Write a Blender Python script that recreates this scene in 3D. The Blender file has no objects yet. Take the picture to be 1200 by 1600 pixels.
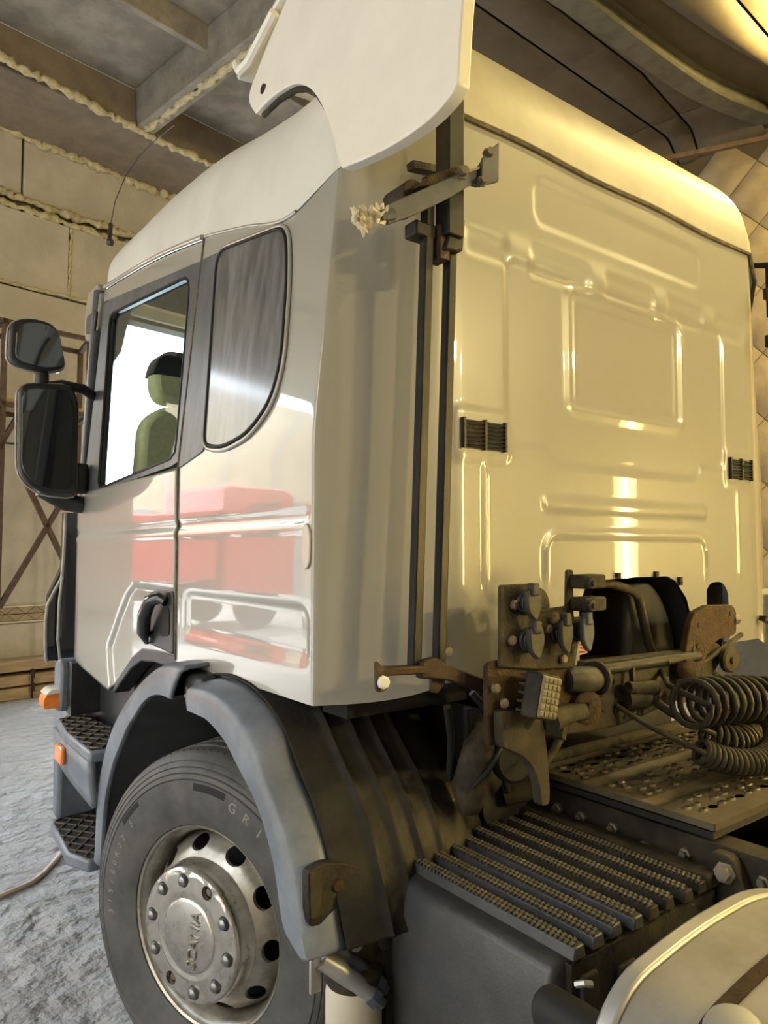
import bpy, math, random
from mathutils import Vector, Matrix
from math import sin, cos, pi, radians, sqrt, atan2
random.seed(7)
SC = bpy.context.scene
COL = SC.collection

# ---------------------------------------------------------------- camera
cam_d = bpy.data.cameras.new('camera'); cam = bpy.data.objects.new('camera', cam_d); COL.objects.link(cam)
SC.camera = cam
YAW, PITCH, FPX = .6406, .0548, 1130.4
fwd = Vector((sin(YAW)*cos(PITCH), cos(YAW)*cos(PITCH), sin(PITCH)))
cam.location = (-2.18, -1.4925, 1.682)
cam.rotation_euler = fwd.to_track_quat('-Z', 'Y').to_euler()
cam_d.sensor_fit = 'VERTICAL'; cam_d.sensor_height = 36.0; cam_d.lens = 36.0*FPX/1600.0
cam_d.clip_start = .02; cam_d.clip_end = 300

# ---------------------------------------------------------------- world: pale overcast sky
W = bpy.data.worlds.new('sky'); SC.world = W; W.use_nodes = True
bgn = W.node_tree.nodes['Background']; bgn.inputs[0].default_value = (.80, .90, 1.0, 1); bgn.inputs[1].default_value = 7.4
sun_d = bpy.data.lights.new('sun', 'SUN'); sun_d.energy = 6.0; sun_d.color = (1.,.95,.86); sun_d.angle = radians(1.5); sun = bpy.data.objects.new('sun', sun_d); COL.objects.link(sun)
sun.rotation_euler = Vector((.06,-.42,-.90)).to_track_quat('-Z','Y').to_euler()

SC.view_settings.view_transform = 'Standard'; SC.view_settings.look = 'None'
SC.view_settings.exposure = 0.92; SC.view_settings.gamma = 1.0; SC.view_settings.use_curve_mapping = False

BR = radians(10.4)      # the hall stands turned 10.4 degrees against the truck

# ---------------------------------------------------------------- materials
MATS = {}
def mat(name, col, rough=.5, metal=0., col2=None, nscale=6., lo=.4, hi=.65, bump=0., bscale=60., coat=0., coat_rough=.03,
        spec=.5, rvar=0., detail=5., stretch=None, ior=1.5, bdist=.02, emis=None, estr=0.):
    m = bpy.data.materials.new(name); m.use_nodes = True
    nt = m.node_tree; N = nt.nodes; L = nt.links
    b = N['Principled BSDF']
    b.inputs['Base Color'].default_value = (*col, 1); b.inputs['Roughness'].default_value = rough; b.inputs['Metallic'].default_value = metal
    b.inputs['Specular IOR Level'].default_value = spec; b.inputs['Coat Weight'].default_value = coat; b.inputs['Coat Roughness'].default_value = coat_rough
    b.inputs['IOR'].default_value = ior
    if emis: b.inputs['Emission Color'].default_value = (*emis, 1); b.inputs['Emission Strength'].default_value = estr
    tc = N.new('ShaderNodeTexCoord'); src = tc.outputs['Object']
    if stretch:
        mp = N.new('ShaderNodeMapping'); mp.inputs['Scale'].default_value = stretch; L.new(src, mp.inputs[0]); src = mp.outputs[0]
    if col2 is not None or rvar:
        n = N.new('ShaderNodeTexNoise'); n.inputs['Scale'].default_value = nscale; n.inputs['Detail'].default_value = detail; n.inputs['Roughness'].default_value = .62
        L.new(src, n.inputs['Vector'])
        r = N.new('ShaderNodeValToRGB'); r.color_ramp.elements[0].position = lo; r.color_ramp.elements[1].position = hi
        c2 = col2 or col
        r.color_ramp.elements[0].color = (*col, 1); r.color_ramp.elements[1].color = (*c2, 1)
        L.new(n.outputs['Fac'], r.inputs[0]); L.new(r.outputs[0], b.inputs['Base Color'])
        if rvar:
            mr = N.new('ShaderNodeMapRange'); mr.inputs['To Min'].default_value = rough-rvar; mr.inputs['To Max'].default_value = rough+rvar
            L.new(n.outputs['Fac'], mr.inputs[0]); L.new(mr.outputs[0], b.inputs['Roughness'])
    if bump:
        n2 = N.new('ShaderNodeTexNoise'); n2.inputs['Scale'].default_value = bscale; n2.inputs['Detail'].default_value = 4
        L.new(src, n2.inputs['Vector'])
        bp = N.new('ShaderNodeBump'); bp.inputs['Strength'].default_value = bump; bp.inputs['Distance'].default_value = bdist
        L.new(n2.outputs['Fac'], bp.inputs['Height']); L.new(bp.outputs[0], b.inputs['Normal'])
    MATS[name] = m
    return m
mat('paint', (.295,.288,.262), .32, coat=1., coat_rough=.025, bump=.012, bscale=16)
mat('paint_matt', (.585,.578,.55), .5, coat=.15, coat_rough=.25, col2=(.52,.51,.475), nscale=3)
mat('wing_paint', (.70,.68,.635), .5, coat=.15, coat_rough=.25, col2=(.65,.63,.585), nscale=3)
mat('paint_aged_dim', (.37,.35,.29), .5, coat=.15, coat_rough=.3, col2=(.31,.285,.22), nscale=4)  # yellowed roof paint, also darkened in colour to offset the overexposing lamps
mat('seam_dark', (.05,.045,.035), .8, col2=(.14,.11,.07), nscale=30)
mat('black_plastic', (.012,.0135,.017), .42, col2=(.028,.030,.034), nscale=9, bump=.06, bscale=350)
mat('black_gloss', (.012,.013,.015), .16, coat=.5)
mat('grey_plastic', (.105,.12,.148), .42, col2=(.175,.195,.235), nscale=5, bump=.08, bscale=420)
mat('window_trim', (.055,.06,.072), .36, col2=(.10,.11,.135), nscale=10, stretch=(1,1,.3))
mat('frost_window', (.055,.058,.068), .30, col2=(.16,.165,.185), nscale=7, lo=.42, hi=.72, stretch=(1,2.2,.5), coat=.5, coat_rough=.12)
mat('liner', (0.0108,0.0105,0.0096), .62, col2=(0.0252,0.0222,0.0174), nscale=5, bump=.12, bscale=90, spec=.16)
mat('rubber', (.040,.040,.041), .6, col2=(.082,.080,.076), nscale=8, lo=.38, hi=.7, bump=.05, bscale=120)
mat('rubber_dark', (.018,.018,.019), .55, spec=.16)
mat('letter_rubber', (.21,.205,.19), .6)
mat('rim_steel', (.42,.40,.36), .36, .85, col2=(.27,.25,.22), nscale=14, rvar=.08)
mat('hub_steel', (.58,.56,.52), .26, .9, col2=(.44,.42,.39), nscale=22, rvar=.07)
mat('nut_steel', (.18,.185,.195), .32, .85, col2=(.28,.28,.29), nscale=60)
mat('dark_hole', (.008,.007,.006), .8)
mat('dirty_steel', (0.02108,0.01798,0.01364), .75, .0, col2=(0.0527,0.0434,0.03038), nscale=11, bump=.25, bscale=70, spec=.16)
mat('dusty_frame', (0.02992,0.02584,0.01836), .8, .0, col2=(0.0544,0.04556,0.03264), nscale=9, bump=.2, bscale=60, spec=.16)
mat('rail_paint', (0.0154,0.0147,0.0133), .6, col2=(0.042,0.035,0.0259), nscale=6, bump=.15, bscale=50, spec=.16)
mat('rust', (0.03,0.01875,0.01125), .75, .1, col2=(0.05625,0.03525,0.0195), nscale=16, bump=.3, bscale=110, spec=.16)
mat('rust_dark', (.026,.018,.014), .55, .3, col2=(.055,.037,.028), nscale=13, bump=.15, bscale=140, spec=.16)
mat('rod_black', (.008,.008,.009), .5, .0, spec=.2, col2=(.030,.022,.018), nscale=5, lo=.5, hi=.75)
mat('bracket_grey', (.045,.052,.068), .6, .0, spec=.3, col2=(.07,.078,.098), nscale=12)
mat('bolt', (.13,.12,.105), .55, .4, col2=(.16,.12,.08), nscale=60)
mat('orange_lens', (.85,.22,.03), .22, coat=.6, col2=(.95,.32,.06), nscale=30)
mat('white_lens', (.78,.74,.66), .25, coat=.6)
mat('recess_reflect', (.42,.37,.34), .25, coat=.6)  # body tone with the recess's pinkish reflection put into the colour
mat('mirror_glass', (.10,.115,.13), .04, .9)
mat('seat_cloth', (.86,.80,.45), .85, col2=(.76,.70,.38), nscale=40)
mat('seat_dark', (.035,.04,.05), .7)
mat('cabin_dark', (0.03,0.0312,0.0348), .7, spec=.16)
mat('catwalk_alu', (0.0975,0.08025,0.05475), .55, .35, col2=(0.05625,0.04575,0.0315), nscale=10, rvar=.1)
mat('box_plastic', (.024,.026,.030), .44, col2=(.045,.046,.048), nscale=7, bump=.1, bscale=160, stretch=(1,1,1))
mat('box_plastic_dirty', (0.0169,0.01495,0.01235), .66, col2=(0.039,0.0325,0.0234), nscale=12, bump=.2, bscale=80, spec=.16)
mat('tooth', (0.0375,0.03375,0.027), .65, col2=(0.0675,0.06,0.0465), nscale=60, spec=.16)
mat('tank_alu', (.26,.245,.22), .50, .2, col2=(.18,.165,.14), nscale=5, rvar=.08)
mat('tank_rim', (.36,.365,.375), .42, .6, col2=(.34,.32,.29), nscale=9)
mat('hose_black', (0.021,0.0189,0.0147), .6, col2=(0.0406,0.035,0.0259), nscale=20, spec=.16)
mat('cylinder_cream', (.46,.42,.34), .5, col2=(.42,.37,.28), nscale=7)
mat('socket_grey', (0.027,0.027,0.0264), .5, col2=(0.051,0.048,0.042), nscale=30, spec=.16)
mat('lamp_lens', (0.192,0.168,0.112), .35, coat=.2, col2=(0.128,0.108,0.072), nscale=30)
mat('floor', (.255,.25,.247), .88, col2=(.33,.325,.322), nscale=1.6, lo=.35, hi=.7, bump=1.0, bscale=7.5, bdist=.09)
mat('concrete', (.19,.168,.14), .9, col2=(.28,.25,.21), nscale=3.5, bump=.3, bscale=30)
mat('concrete_beam', (.16,.125,.090), .9, col2=(.21,.168,.122), nscale=3, bump=.2, bscale=30)
mat('plaster', (.40,.365,.305), .9, col2=(.49,.45,.385), nscale=1.6, bump=.12, bscale=25)
mat('plaster_pale', (.52,.46,.36), .9, col2=(.60,.54,.44), nscale=1.2, bump=.1, bscale=20)
mat('foam', (.52,.46,.28), .85, col2=(.36,.30,.18), nscale=18, bump=.6, bscale=45)
mat('canvas', (.076,.058,.034), .75, col2=(.054,.040,.023), nscale=2.5, bump=.15, bscale=9)
mat('canvas_dark', (.10,.075,.042), .85)
mat('quilt', (.33,.265,.17), .72, col2=(.25,.195,.12), nscale=3, bump=.2, bscale=10)
mat('pipe_rust', (.065,.040,.032), .7, .1, col2=(.105,.066,.050), nscale=14)
mat('arch_grey', (.105,.098,.08), .6, .2, col2=(.07,.063,.05), nscale=7)
mat('wood', (.38,.28,.17), .8, col2=(.25,.17,.095), nscale=7, stretch=(.4,4,4), bump=.2, bscale=40)
mat('yard', (.30,.285,.26), .9, col2=(.38,.36,.33), nscale=.8, bump=.3, bscale=6)
mat('hose_beige', (.52,.43,.32), .6)
mat('red_paint', (.55,.035,.03), .3, coat=.6)
mat('facade', (.55,.46,.32), .9, col2=(.47,.38,.26), nscale=1.5)
mat('cabinet_grey', (.30,.30,.30), .6, col2=(.24,.23,.22), nscale=5)
mat('shelf_white', (.72,.72,.70), .5)
mat('blade', (.12,.12,.12), .5, .3)
mat('fray', (.62,.58,.48), .6, col2=(.42,.36,.26), nscale=40)
mat('lamp_housing', (.25,.24,.22), .5, .3)
mat('warm_tube', (1.,.8,.4), .4, emis=(1.,.76,.22), estr=40.)
# clear window glass: sees through at any angle, with the mirror sheen of glass
def glass(name, tint, k):
    m = bpy.data.materials.new(name); m.use_nodes = True; nt = m.node_tree; nt.nodes.clear()
    o = nt.nodes.new('ShaderNodeOutputMaterial'); mx = nt.nodes.new('ShaderNodeMixShader')
    t = nt.nodes.new('ShaderNodeBsdfTransparent'); t.inputs[0].default_value = (*tint, 1)
    g = nt.nodes.new('ShaderNodeBsdfGlossy'); g.inputs['Roughness'].default_value = .01
    fr = nt.nodes.new('ShaderNodeFresnel'); fr.inputs[0].default_value = k
    nt.links.new(fr.outputs[0], mx.inputs[0]); nt.links.new(t.outputs[0], mx.inputs[1]); nt.links.new(g.outputs[0], mx.inputs[2]); nt.links.new(mx.outputs[0], o.inputs[0])
    MATS[name] = m
glass('cab_glass', (.80,.90,.92), 1.45)
glass('clear_lens', (.95,.93,.85), 1.3)

# ---------------------------------------------------------------- mesh helpers
class MB:
    def __init__(s): s.v = []; s.f = []
    def add(s, vs, fs):
        o = len(s.v); s.v += [tuple(p) for p in vs]; s.f += [tuple(i+o for i in q) for q in fs]; return s
    def box(s, c, d, M=None):
        x, y, z = d[0]/2, d[1]/2, d[2]/2
        vs = [Vector((sx*x, sy*y, sz*z)) for sz in (-1,1) for sy in (-1,1) for sx in (-1,1)]
        if M is not None: vs = [M @ p for p in vs]
        c = Vector(c)
        return s.add([p+c for p in vs], [(0,2,3,1),(4,5,7,6),(0,1,5,4),(2,6,7,3),(0,4,6,2),(1,3,7,5)])
    def bb(s, a, b):
        return s.box([(a[i]+b[i])/2 for i in range(3)], [abs(b[i]-a[i]) for i in range(3)])
    def bar(s, a, b, w, h, up=(0,0,1)):
        a, b = Vector(a), Vector(b); d = b-a; M = frame(d, up)
        return s.box((a+b)/2, (w, h, d.length), M)
    def prism(s, poly, fn, d0, d1):
        n = len(poly)
        vs = [fn(p[0], p[1], d0) for p in poly]+[fn(p[0], p[1], d1) for p in poly]
        return s.add(vs, [tuple(range(n-1,-1,-1)), tuple(range(n, 2*n))]+[(i,(i+1)%n,(i+1)%n+n,i+n) for i in range(n)])
    def tube(s, pts, r, n=8, closed=False, caps=True):
        pts = [Vector(p) for p in pts]; m = len(pts); rr = r if isinstance(r, (list,tuple)) else [r]*m
        vs = []; up = None
        for i, p in enumerate(pts):
            if closed: d = pts[(i+1)%m]-pts[i-1]
            else: d = pts[min(i+1,m-1)]-pts[max(i-1,0)]
            d.normalize()
            if up is None:
                up = Vector((0,0,1)) if abs(d.z) < .9 else Vector((1,0,0))
            e1 = d.cross(up); 
            if e1.length < 1e-6: e1 = d.orthogonal()
            e1.normalize(); e2 = d.cross(e1); e2.normalize(); up = -e2 if e2.dot(up) < 0 else e2
            up = e1.cross(d)
            for k in range(n):
                t = 2*pi*k/n; vs.append(p+(e1*cos(t)+up*sin(t))*rr[i])
        fs = []
        for i in range(m if closed else m-1):
            j = (i+1)%m
            for k in range(n): fs.append((i*n+k, i*n+(k+1)%n, j*n+(k+1)%n, j*n+k))
        if caps and not closed: fs += [tuple(range(n-1,-1,-1)), tuple(range((m-1)*n, m*n))]
        return s.add(vs, fs)
    def lathe(s, prof, o, ax, n=32, closed=False, xdir=None):
        # prof: (r, h) along ax
        M = frame(Vector(ax), xdir or (0,0,1)); o = Vector(o); m = len(prof); vs = []
        for r, h in prof:
            for k in range(n):
                t = 2*pi*k/n; vs.append(o+M @ Vector((r*cos(t), r*sin(t), h)))
        fs = []
        for i in range(m if closed else m-1):
            j = (i+1)%m
            for k in range(n): fs.append((i*n+k, i*n+(k+1)%n, j*n+(k+1)%n, j*n+k))
        if not closed:
            if prof[0][0] > 1e-5: fs.append(tuple(range(n-1,-1,-1)))
            if prof[-1][0] > 1e-5: fs.append(tuple(range((m-1)*n, m*n)))
        return s.add(vs, fs)
    def grid(s, fn, nu, nv):
        vs = [fn(i/nu, j/nv) for i in range(nu+1) for j in range(nv+1)]
        return s.add(vs, [(i*(nv+1)+j, (i+1)*(nv+1)+j, (i+1)*(nv+1)+j+1, i*(nv+1)+j+1) for i in range(nu) for j in range(nv)])
    def ring(s, A, B):
        n = len(A); return s.add(list(A)+list(B), [(i,(i+1)%n,(i+1)%n+n,i+n) for i in range(n)])
    def mesh(s, name, smooth=None):
        me = bpy.data.meshes.new(name); me.from_pydata([tuple(p) for p in s.v], [], s.f); me.validate(); me.update()
        import bmesh
        bm = bmesh.new(); bm.from_mesh(me); bmesh.ops.remove_doubles(bm, verts=bm.verts, dist=1e-5); bmesh.ops.recalc_face_normals(bm, faces=bm.faces); bm.to_mesh(me); bm.free()
        if smooth is not None:
            for p in me.polygons: p.use_smooth = True
            me.set_sharp_from_angle(angle=radians(smooth))
        return me
def frame(d, up=(0,0,1)):
    z = Vector(d).normalized(); up = Vector(up)
    if abs(z.dot(up)) > .98: up = Vector((1,0,0)) if abs(z.x) < .9 else Vector((0,1,0))
    x = up.cross(z).normalized(); y = z.cross(x)
    return Matrix((x, y, z)).transposed()
def obj(name, mb, m, parent=None, smooth=40, bevel=0, seg=2, solid=0, subd=0, label=None, kind=None, rot=0, origin=None, off=-1):
    me = mb if isinstance(mb, bpy.types.Mesh) else mb.mesh(name, smooth)
    if isinstance(m, str): m = MATS[m]
    if not me.materials: me.materials.append(m)
    o = bpy.data.objects.new(name, me); COL.objects.link(o)
    if parent is not None: o.parent = parent
    if rot: o.rotation_euler = (0,0,rot)
    if solid:
        k = o.modifiers.new('thick', 'SOLIDIFY'); k.thickness = solid; k.offset = off
    if bevel:
        k = o.modifiers.new('edge', 'BEVEL'); k.width = bevel; k.segments = seg; k.limit_method = 'ANGLE'; k.angle_limit = radians(35); k.harden_normals = False
    if subd:
        k = o.modifiers.new('sub', 'SUBSURF'); k.levels = subd; k.render_levels = subd
    if label: o['label'] = label
    if kind: o['kind'] = kind
    return o
def empty(name, label, cat, loc=(0,0,0), rz=0, group=None):
    o = bpy.data.objects.new(name, None); COL.objects.link(o); o.location = loc; o.rotation_euler = (0,0,rz); o.empty_display_size = .1
    o['label'] = label; o['category'] = cat
    if group: o['group'] = group
    return o
def tag(o, label, cat, group=None):
    o['label'] = label; o['category'] = cat
    if group: o['group'] = group
    return o
def struct(o): o['kind'] = 'structure'; return o
def share(name, o, parent, loc=(0,0,0), rot=(0,0,0), scale=(1,1,1)):
    c = bpy.data.objects.new(name, o.data); COL.objects.link(c); c.parent = parent; c.location = loc; c.rotation_euler = rot; c.scale = scale
    for k in o.modifiers:
        if k.type == 'BEVEL':
            q = c.modifiers.new('edge', 'BEVEL'); q.width = k.width; q.segments = k.segments; q.limit_method = 'ANGLE'; q.angle_limit = k.angle_limit
    return c
def text_mesh(t, size, depth, align='CENTER'):
    cu = bpy.data.curves.new('lettering', 'FONT'); cu.body = t; cu.size = size; cu.extrude = depth; cu.align_x = align; cu.align_y = 'CENTER'; cu.resolution_u = 3
    o = bpy.data.objects.new('lettering', cu); COL.objects.link(o)
    dg = bpy.context.evaluated_depsgraph_get(); me = bpy.data.meshes.new_from_object(o.evaluated_get(dg))
    bpy.data.objects.remove(o); bpy.data.curves.remove(cu)
    return me
def add_text(mb, t, size, depth, M):
    me = text_mesh(t, size, depth)
    mb.add([M @ v.co for v in me.vertices], [tuple(p.vertices) for p in me.polygons]); bpy.data.meshes.remove(me)
def lerp(a, b, t): return a+(b-a)*t
def pw(t, tab):
    if t <= tab[0][0]: return tab[0][1]
    for (a, x), (b, y) in zip(tab, tab[1:]):
        if t <= b: return x+(y-x)*(t-a)/(b-a)
    return tab[-1][1]
def sm(t, tab):      # smooth (Catmull-Rom like) table
    if t <= tab[0][0]: return tab[0][1]
    if t >= tab[-1][0]: return tab[-1][1]
    for i in range(len(tab)-1):
        a, x = tab[i]; b, y = tab[i+1]
        if a <= t <= b:
            def sl(k):
                k0, k1 = max(k-1,0), min(k+1,len(tab)-1); return (tab[k1][1]-tab[k0][1])/(tab[k1][0]-tab[k0][0])
            u = (t-a)/(b-a); h = b-a; m0, m1 = sl(i)*h, sl(i+1)*h
            return x*(2*u**3-3*u**2+1)+m0*(u**3-2*u**2+u)+y*(-2*u**3+3*u**2)+m1*(u**3-u**2)
def sstep(a, b, t):
    t = max(0., min(1., (t-a)/(b-a))); return t*t*(3-2*t)
def rrect(corners, r, n=5):
    # rounded polygon through corners
    out = []; m = len(corners)
    rs = r if isinstance(r, (list, tuple)) else [r]*m
    for i in range(m):
        p = Vector(corners[i]); a = Vector(corners[i-1]); b = Vector(corners[(i+1)%m])
        da = (a-p); db = (b-p); q = min(rs[i], da.length*.49, db.length*.49)
        s, e = p+da.normalized()*q, p+db.normalized()*q
        for k in range(n+1):
            t = k/n; out.append((s*(1-t)**2+p*2*t*(1-t)+e*t*t))
    return [tuple(v) for v in out]
def resample(loop, n):
    pts = [Vector(p) for p in loop]; m = len(pts); seg = [(pts[(i+1)%m]-pts[i]).length for i in range(m)]; T = sum(seg); out = []
    i = 0; acc = 0
    for k in range(n):
        t = T*k/n
        while acc+seg[i] < t and i < m-1: acc += seg[i]; i += 1
        u = (t-acc)/seg[i] if seg[i] > 0 else 0; out.append(tuple(pts[i].lerp(pts[(i+1)%m], u)))
    return out
def radial(loop, c, n, a0=0.):
    # points of a star-shaped loop at n even angles round c
    out = []
    for k in range(n):
        t = a0+2*pi*k/n; d = (cos(t), sin(t)); best = None
        for i in range(len(loop)):
            p, q = loop[i], loop[(i+1)%len(loop)]
            ex, ey = q[0]-p[0], q[1]-p[1]; den = d[0]*ey-d[1]*ex
            if abs(den) < 1e-12: continue
            px, py = p[0]-c[0], p[1]-c[1]; s = (px*ey-py*ex)/den; w = (px*d[1]-py*d[0])/den
            if s > 0 and -1e-6 <= w <= 1+1e-6 and (best is None or s > best): best = s
        out.append((c[0]+d[0]*best, c[1]+d[1]*best))
    return out

# ================================================================ the hall (built in its own axes a, b; turned by BR)
WB = 8.06                      # inner face of the front wall
ZC = 6.8                       # underside of the concrete beams
fl = struct(obj('floor', MB().grid(lambda u, v: (-7.2+13.3*u, -8.2+16.5*v, 0), 4, 4), 'floor', rot=BR))
struct(obj('ground', MB().grid(lambda u, v: (-50+100*u, -30+100*v, -.012), 4, 4), 'yard', rot=BR))
# ---- front wall with two gateways
GX0, GX1, GZ = 2.0, 5.4, 4.86
HX0, HX1, HZ = -5.6, -1.7, 4.7
def wall_boxes(mb, spans): 
    for a0, a1, z0, z1 in spans: mb.bb((a0, WB+.06, z0), (a1, WB+.30, z1))
mb = MB()
wall_boxes(mb, [(-7.2,HX0,0,7.6),(HX0,HX1,HZ,7.6),(HX1,GX0,0,7.6),(GX0,GX1,GZ,7.6),(GX1,6.1,0,7.6)])
wall_back = struct(obj('wall_back', mb, 'seam_dark', rot=BR))
def panel(a0, a1, z0, z1, m='plaster'):
    g = .012; obj('wall_panel', MB().bb((a0+g, WB, z0+g), (a1-g, WB+.058, z1-g)), m, wall_back, bevel=.012, seg=1)
for a0, a1 in ((HX1, .3), (.3, GX0)): panel(a0, a1, 1.0, 2.98); panel(a0, a1, 2.98, 4.9)
for a0, a1 in ((-5.6,-2.6),(-2.6,-.4),(-.4,1.5),(1.5,3.4),(3.4,6.0)): panel(a0, a1, 4.9, 5.86)
for a0, a1 in ((-5.6,-2.2),(-2.2,.9),(.9,3.9),(3.9,6.0)): panel(a0, a1, 6.02, 6.78)
for a0, a1 in ((HX1,.6),(.6,GX0)): panel(a0, a1, 0.0, .84, 'plaster')
def foam_path(name, pts, r, parent, seedv=1, dens=.05, flat=1.):
    rnd = random.Random(seedv); P = []; R = []
    for (p, q) in zip(pts, pts[1:]):
        p, q = Vector(p), Vector(q); n = max(2, int((q-p).length/dens))
        for i in range(n):
            P.append(p.lerp(q, i/n)+Vector([rnd.uniform(-1,1)*r*.45 for _ in range(3)])); R.append(r*rnd.uniform(.5,1.35))
    P.append(Vector(pts[-1])); R.append(r*.6)
    return obj(name, MB().tube(P, R, 7), 'foam', parent, smooth=80, rot=0)
foam_path('foam_seam', [(-1.6,WB-.01,4.90),(1.9,WB-.01,4.93)], .022, wall_back, 2)
foam_path('foam_seam', [(-1.6,WB,5.87),(1.5,WB,5.88),(4,WB,5.86)], .045, wall_back, 3)
foam_path('foam_seam', [(-1.6,WB,6.02),(1.2,WB,5.99),(4,WB,6.02)], .05, wall_back, 4)
foam_path('foam_seam', [(-1.6,WB-.02,6.80),(2,WB-.02,6.76),(5,WB-.02,6.76)], .055, wall_back, 5)
foam_path('foam_seam', [(1.5,WB,4.92),(1.51,WB,5.86)], .02, wall_back, 6)
# band of diamond-pattern insulation low on the wall: small triangles of cloth, each with its own edges
mb = MB()
for i in range(-8, 9):
    for k, (dz0, dz1) in enumerate(((.86,.935),(.945,1.02))):
        for h in (0, 1):
            a = .15+i*.23+(.115 if h else 0); z0, z1 = (dz0, dz1) if (h+k) % 2 == 0 else (dz1, dz0)
            if a < -1.6 or a > 1.85: continue
            mb.prism([(a-.105,z0),(a+.105,z0),(a,z1)], lambda x, z, d: (x, WB-d, z), .0, .014)
obj('insulation_triangle', mb, 'quilt', wall_back, kind='stuff')
struct(obj('trim_1', MB().bb((HX1,WB-.03,.835),(GX0,WB,.855)).bb((HX1,WB-.03,1.022),(GX0,WB,1.04)), 'plaster_pale', rot=BR))
# ---- left wall with a wide gateway, back wall, right wall
mb = MB()
for b0, b1, z0, z1 in ((6.8,8.3,0,7.6),(-1.4,6.8,5.2,7.6),(-8.2,-1.4,0,7.6)): mb.bb((-7.2,b0,z0),(-6.95,b1,z1))
struct(obj('wall_left', mb, 'plaster_pale', rot=BR))
struct(obj('wall_rear', MB().bb((-7.2,-8.2,0),(6.1,-7.95,7.6)), 'plaster', rot=BR))
wr = struct(obj('wall_right', MB().bb((5.86,-8.2,0),(6.1,8.3,7.6)), 'canvas_dark', rot=BR))
# quilted insulation: diamond pads, each puffed up and proud of the stitched joints
def pad_mesh():
    mb = MB()
    def f(u, v):
        p, q = 2*u-1, 2*v-1
        e = (1-abs(p)**4)*(1-abs(q)**4)
        return (-.012-.05*e, (p-q)*.163, (p+q)*.172)
    mb.grid(f, 6, 6); return mb.mesh('quilt_pad', 60)
pm = pad_mesh(); pm.materials.append(MATS['quilt'])
for r_ in range(-2, 18):
    for c_ in range(-4, 10):
        b = 1.46+c_*.66+(.33 if r_ % 2 else 0); z = 5.88-.35-(r_-1)*.35
        if z > 6.1 or z < .4 or b > 4.6 or b < -2.0: continue
        o = bpy.data.objects.new('quilt_pad', pm); COL.objects.link(o); o.parent = wr; o.location = (5.86, b, z)
# ---- concrete ceiling: ribbed slabs, edge beam, foam in the joints
cl = struct(obj('ceiling', MB().bb((-7.2,-8.2,7.32),(6.1,8.3,7.5)), 'concrete', rot=BR))
ZR = 6.82
beam = obj('edge_beam', MB().prism([(6.95,ZC+.02),(7.86,ZC+.02),(8.06,ZC-.04),(8.06,7.32),(6.95,7.32)], lambda b, z, d: (d, b, z), -7.0, 6.0), 'concrete_beam', cl, bevel=.02)
for a0 in (-7.0,-4.1,-1.1,1.9,4.9):
    for s in (0, 1):          # twin edge ribs of neighbouring slabs, with a joint between
        x = a0+(-.115 if s == 0 else .015)
        obj('slab_rib', MB().prism([(x-.02 if s==0 else x,7.32),(x,ZR+.02),(x+.10,ZR+.02),(x+.10 if s==0 else x+.12,7.32)], lambda a, z, d: (a, d, z), -8, 6.94), 'concrete', cl, bevel=.015)
    for k, b in enumerate((5.45, 2.9, .4, -2.1, -4.6)):
        obj('slab_cross_rib', MB().prism([(b-.07,7.32),(b-.04,7.06),(b+.04,7.06),(b+.07,7.32)], lambda q, z, d: (d, q, z), a0+.12, a0+2.9), 'concrete', cl, bevel=.01)
foam_path('foam_joint', [(-2.5,6.93,ZC+.03),(.2,6.80,ZC+.03),(1.2,6.9,ZC+.03),(1.9,6.97,ZC+.02),(5.5,6.97,ZC+.02)], .045, cl, 11)
foam_path('foam_joint', [(1.9,6.9,ZR+.02),(1.9,3.2,ZR+.02)], .04, cl, 12)
# ---- the canvas ceiling over the right-hand bay: sheets stretched between seams
S1 = lambda a: pw(a, [(1.6,2.47),(2.45,2.40),(5.83,1.95)]); S2 = lambda a: pw(a, [(1.6,2.02),(2.73,1.945),(4.3,1.73),(5.8,1.72)])
SB = lambda a: sm(a, [(1.6,2.0),(2.95,1.70),(3.87,1.55),(4.9,1.34),(5.8,1.0)])
S3 = lambda a: pw(a, [(1.6,1.7),(3.35,1.27),(4.15,1.08),(5.8,.55)]); S4 = lambda a: pw(a, [(1.6,1.0),(3.84,.75),(5.8,.55)])
cc = struct(obj('ceiling_canvas', MB().bb((1.9,-8,6.62),(5.95,3.4,6.64)), 'canvas_dark', rot=BR))
def sheet(f0, f1, a0, a1, z=6.36, sag=.05):
    def f(u, v):
        a = lerp(a0, a1, u); b = lerp(f0(a)-.012, f1(a)+.012, v)
        return (a, b, z-sag*(sin(pi*v)**.6 if 0 < v < 1 else 0)*(.4+.6*min(1, 6*u, 6*(1-u)))-.22*sstep(5.45,5.86,a)**2)
    obj('canvas_sheet', MB().grid(f, 20, 8), 'canvas', cc, smooth=60)
for a0, a1 in ((1.95,3.7),(3.7,5.22),(5.23,5.86)):
    sheet(lambda a: 3.4, S1, a0, a1); sheet(S1, S2, a0, a1); sheet(S2, lambda a: SB(a)+.02, a0, a1)
for a0, a1 in ((1.95,5.86),):
    sheet(lambda a: SB(a)-.1, S3, a0, a1, 6.40, .03); sheet(S3, S4, a0, a1, 6.36, .10); sheet(S4, lambda a: -1.2, a0, a1); sheet(lambda a: -1.2, lambda a: -4, a0, a1); sheet(lambda a: -4, lambda a: -7.9, a0, a1)
mb = MB()
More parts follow.
